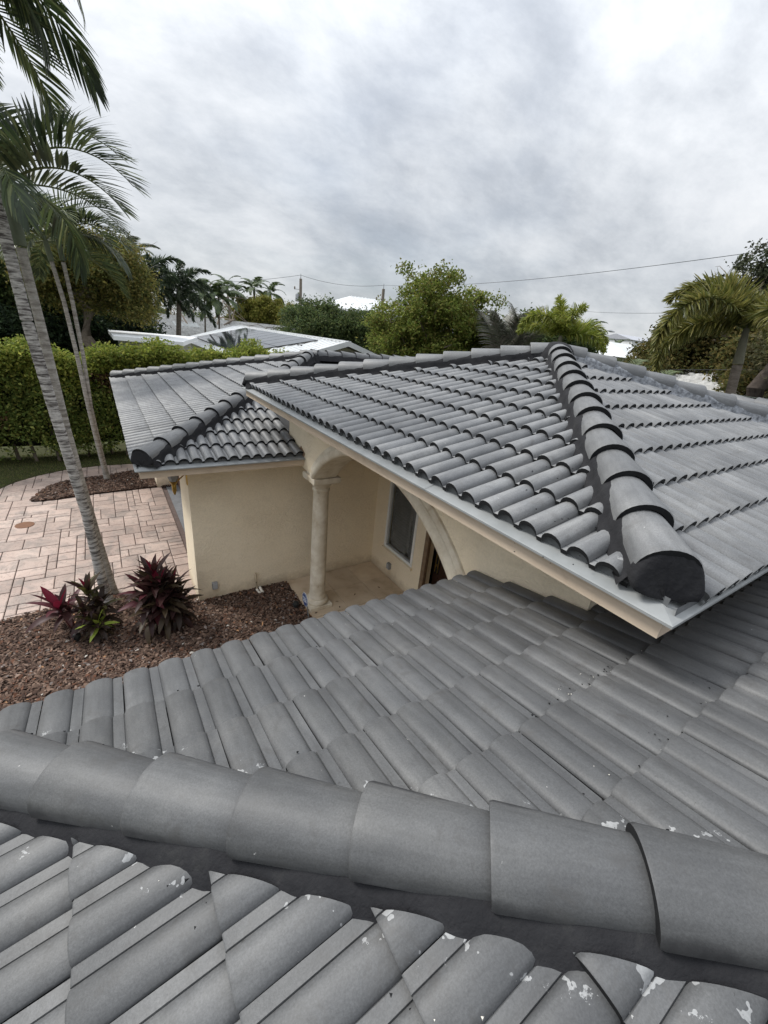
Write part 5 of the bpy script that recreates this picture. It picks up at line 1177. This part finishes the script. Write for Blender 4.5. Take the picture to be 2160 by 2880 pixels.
tree('sparse_tree', 'thin leaved dark tree showing sky, top right behind the large palm', (21.0, 7.2, 0), (20.9, 7.3, 5.2), [((20.4, 8.3, 7.0), (1.0, .9, .8)), ((20.8, 7.4, 7.9), (1.0, 1.0, .9)), ((20.1, 9.0, 6.7), (.7, .6, .5)), ((21.2, 6.4, 7.6), (1.3, 1.3, 1.1)), ((20.7, 7.8, 6.6), (1.3, 1.0, .6))], 230, 13000, .13, [(.035, .042, .024), (.048, .055, .030), (.028, .032, .020)], .15, .28, 50, nl=40, bare=26, group='trees at the right')
tree('shaded_tree', 'dark trunked shaded tree at the right edge', (15.3, 4.3, 0), (15.4, 4.6, 5.6), [((16.2, 3.6, 5.4), (1.6, 1.5, 1.2)), ((17.2, 4.2, 4.8), (1.4, 1.4, 1.1))], 120, 8000, .13, [(.055, .055, .025), (.07, .06, .03), (.04, .042, .02)], .25, .26, 51, nl=14, group='trees at the right', barkm=m_darkbark)
# far tree line: reads as one mass
rs = np.random.RandomState(61); n = 60000; ang = rs.uniform(-.25, 1.45, n); D_ = rs.uniform(75, 135, n); hgt = (3.2 + 1.0 * np.sin(ang * 23) + .8 * np.sin(ang * 61 + 1)) * rs.rand(n) ** .5
P = np.stack([np.sin(ang) * D_, np.cos(ang) * D_, hgt + .2], 1)
V, F = leaf_quads(P, .9, rs, .3, .7)
tag(link('far_tree_line', np_mesh('far_tree_line', V, F, m_leaf, col=np.repeat(pal_cols(rs, n, [(.05, .065, .035), (.065, .075, .042), (.04, .052, .032)]), 4, 0))), 'dark line of distant trees along the horizon', 'tree line', kind='stuff')

# ---- far and middle palms
FP = dict(L=2.1, nl=34, ll=.55, lw=.085, pal=FR_GREEN, vee=.4, droop=.5)
FB = dict(L=2.2, nl=60, ll=.42, lw=.060, pal=[(.022, .036, .018), (.032, .048, .022), (.016, .026, .014), (.045, .058, .028)], plumose=True, droop=.25)
PB = 'palms beyond the hedge'
palm('feather_palm', 'dark feathery palm left of the row, partly before the olive tree', [(2.80, 29.87, -.05), (2.79, 29.87, 2.9), (2.76, 29.87, 5.3)], .17, .13, 'bushy', 16, 1.15, 71, m_palm_far, .12, .03, .5, .2, PB, **FB)
palm('feather_palm', 'dark feathery palm in the middle of the row behind the pavilion', [(4.22, 29.7, -.05), (4.2, 29.7, 3.0), (4.42, 29.68, 5.1)], .16, .13, 'bushy', 16, 1.1, 72, m_palm_far, .12, .03, .5, .2, PB, **FB)
palm('clump_palm', 'slim green palm on three thin stems behind the white tile roof', [(7.33, 38.2, -.05), (7.4, 38.2, 3.1), (7.52, 38.2, 5.5)], .07, .06, 'far', 14, 1.2, 73, m_palm_far, .12, .03, .35, .2, PB, **FP)
palm('clump_palm', 'slim green palm right of the three stemmed one', [(8.4, 38.1, -.05), (8.45, 38.1, 3.1), (8.55, 38.1, 5.4)], .07, .06, 'far', 13, 1.1, 74, m_palm_far, .12, .03, .35, .2, PB, **FP)
palm('tall_palm', 'pale tall palm rising behind the leaning tree crown', [(1.9, 33.95, -.05), (2.1, 33.9, 4), (2.25, 33.92, 6.9)], .18, .15, 'pale', 13, 1.15, 75, m_palm_far, .12, .03, None, .2, PB, L=2.1, nl=44, ll=.5, lw=.06, pal=FR_GREY + FR_GREEN[1:2], vee=.3, droop=.35)
palm('royal_palm', 'far slim palm left of the far pair against the sky', [(14.5, 58.2, -.05), (14.3, 58.3, 4.5), (14.18, 58.3, 7.1)], .16, .12, 'far', 10, 1.15, 76, m_palm_far, .15, .02, .8, .2, 'far palms on the horizon', **FP)
palm('royal_palm', 'far slim palm right of the far pair against the sky', [(15.9, 60, -.05), (15.85, 60, 4.5), (15.77, 60, 6.7)], .16, .12, 'far', 10, 1.1, 77, m_palm_far, .15, .02, .8, .2, 'far palms on the horizon', **FP)
palm('royal_palm', 'far palm peeking over the left shoulder of the olive tree', [(20.0, 67, -.05), (20, 67, 4.5), (20.02, 67.1, 7.8)], .18, .14, 'far', 11, 1.3, 78, m_palm_far, .15, .02, .8, .2, 'far palms on the horizon', **FP)
palm('royal_palm', 'far palm peeking over the right shoulder of the olive tree', [(20.5, 61.6, -.05), (20.5, 61.6, 4.5), (20.55, 61.66, 7.3)], .18, .14, 'far', 11, 1.25, 79, m_palm_far, .15, .02, .8, .2, 'far palms on the horizon', **FP)
# upright greyish palm clump right of the round tree
t = empty('clumping_palm', (15.0, 13.3, 0), 'greyish upright palm clump with split fronds beside the round tree', 'palm tree', 'palms right of the round tree')
ug = [frond_mesh('frond', 3.3, 1.38, .5 + .28 * i, 44, .75, .05, 800 + i, FR_GREY + [(.11, .10, .085)], vee=.25, droop=.55, pw=2.0, start=.35) for i in range(4)]
rs2 = random.Random(8)
for k in range(20): put_frond(t, ug[k % 4], Vector((14.95 + rs2.uniform(-.35, .35), 13.35 + rs2.uniform(-.35, .35), 3.1)), k * 2.399, rs2.uniform(-.05, .15), rs2.uniform(-.3, .3), rs2.uniform(.8, 1.05))
for k in range(7):
    MB().tube([(15 + rs2.uniform(-.3, .3), 13.3 + rs2.uniform(-.3, .3), -.05), (14.95 + rs2.uniform(-.35, .35), 13.35 + rs2.uniform(-.35, .35), 3.3)], [.07, .05], 7).build('stem', m_palm_far, t, smooth=60)
FX = dict(L=1.75, nl=150, ll=.30, lw=.030, pal=FR_YEL, plumose=True, droop=.25, start=.10)
def foxtail(name, label, pts, r0, r1, fronds, scale, seed, pal, group, shaft=.6):
    t = empty(name, pts[0], label, 'palm tree', group); trunk_mesh(pts, r0, r1, .10, .03, .2, seed=seed).build('trunk', m_palm_far, t, smooth=70, recalc=False)
    top = Vector(pts[-1]); dv = (top - Vector(pts[-2])).normalized(); n = 8
    MB().tube([tuple(top + dv * shaft * i / n) for i in range(n + 1)], [r1 * (1.1 - .55 * i / n) for i in range(n + 1)], 12).build('crownshaft', m_oldshaft, t, smooth=70)
    top = top + dv * shaft * .9
    for i, (az, e0, bend, L) in enumerate(fronds):
        me = frond_mesh('frond', L, e0, bend, int(95 * L), .30 * scale, .024 * scale, seed + i, pal, plumose=True, droop=.30, start=.10, swept=.55)
        put_frond(t, me, top, az, 0, 0, 1)
    return t
PR = 'palms right of the round tree'
foxtail('foxtail_palm', 'bright yellow green feathery palm just behind the roof peak', [(13.82, 9.9, -.05), (13.8, 9.95, 3), (13.74, 10.02, 4.45)], .13, .11,
        [(AZR + math.pi + .1, 1.1, 2.4, 2.0), (AZR + .05, .75, 1.9, 2.0), (AZR + 1.5, 1.25, 1.2, 1.5), (AZR - 1.4, 1.35, 1.5, 1.5), (AZR + math.pi - .6, .7, 1.6, 1.7), (AZR - .5, .45, 1.6, 1.7), (AZR + 2.0, 1.4, .5, 1.4), (AZR + .6, .9, 1.9, 1.6)], 1.25, 90, [(.19, .21, .032), (.15, .18, .028), (.22, .22, .05), (.11, .14, .022)], PR, .5)
foxtail('foxtail_palm', 'large golden feathery palm with drooping plumes at the right edge', [(11.55, 3.62, -.05), (11.45, 3.72, 3.5), (11.38, 3.84, 4.55)], .105, .09,
        [(AZR + math.pi + .10, .8, 2.7, 2.7), (AZR + math.pi - .35, .35, 2.3, 2.1), (AZR + math.pi - .95, .5, 2.2, 2.0), (AZR + 1.9, 1.3, 1.7, 1.7), (AZR - 1.3, 1.2, 2.1, 1.6), (AZR + .2, 1.1, 1.9, 2.2), (AZR + .9, .9, 2.0, 2.0), (AZR - .5, .6, 1.9, 2.0), (AZR + 2.6, 1.2, 2.2, 2.0), (AZR - 1.9, .7, 2.3, 2.0)], 1.3, 120, FR_YEL, PR, .75)
palm('small_palm', 'young green palm with split fronds right of the bright palm', [(17.6, 9.4, -.05), (17.6, 9.4, 3.0), (17.62, 9.42, 3.7)], .06, .05, 'young', 9, .8, 81, m_palm_far, .12, .03, None, .2, PR, L=1.9, nl=34, ll=.5, lw=.032, pal=[(.07, .095, .036), (.09, .11, .045), (.055, .075, .028)], vee=.4, droop=.3)
palm('small_palm', 'low arching palm before the rounded dark tree', [(16.4, 7.7, -.05), (16.4, 7.7, 2.6), (16.4, 7.7, 3.4)], .07, .06, 'young', 9, .75, 82, m_palm_far, .12, .03, None, .2, PR, **dict(L=1.9, nl=34, ll=.5, lw=.032, pal=FR_GREEN, vee=.4, droop=.3))
palm('coconut_palm', 'small far palm above the street lamp roofline', [(37.8, 24.6, -.05), (37.6, 24.7, 4), (37.5, 24.84, 6.4)], .14, .12, 'far', 11, .95, 83, m_palm_far, .12, .03, None, .2, PR, **FP)
palm('coconut_palm', 'tiny far palm between the distant buildings', [(52, 30, -.05), (52, 30, 4), (52, 29.95, 5.6)], .14, .12, 'far', 11, .8, 84, m_palm_far, .12, .03, None, .2, PR, **FP)
# plain wire fence seen in front of the right hand tile roof
t = empty('mesh_fence', (15.2, 4.5, 0), 'green wire mesh fence in front of the white tile roof at right', 'fence')
m_wire = MAT('fence_wire', (.02, .035, .025), None, 9, .6)
fa, fb = Vector((14.6, 6.3, 0)), Vector((13.4, 1.6, 0))
for k in range(4):
    p = fa.lerp(fb, k / 3); MB().tube([tuple(p), tuple(p + Vector((0, 0, 3.85)))], .03, 6).build('post', m_wire, t)
MB().tube([tuple(fa + Vector((0, 0, 3.82))), tuple(fb + Vector((0, 0, 3.82)))], .012, 6).build('top_rail', m_wire, t)
mb = MB()
for k in range(60):
    a = fa.lerp(fb, k / 60)
    for s in (1, -1):
        b = fa.lerp(fb, max(0, min(1, k / 60 + s * .12))); mb.bar(tuple(a + Vector((0, 0, 3.2))), tuple(b + Vector((0, 0, 3.82))), .003, .003)
tag(mb.build('wire_mesh', m_wire, t), kind='stuff')
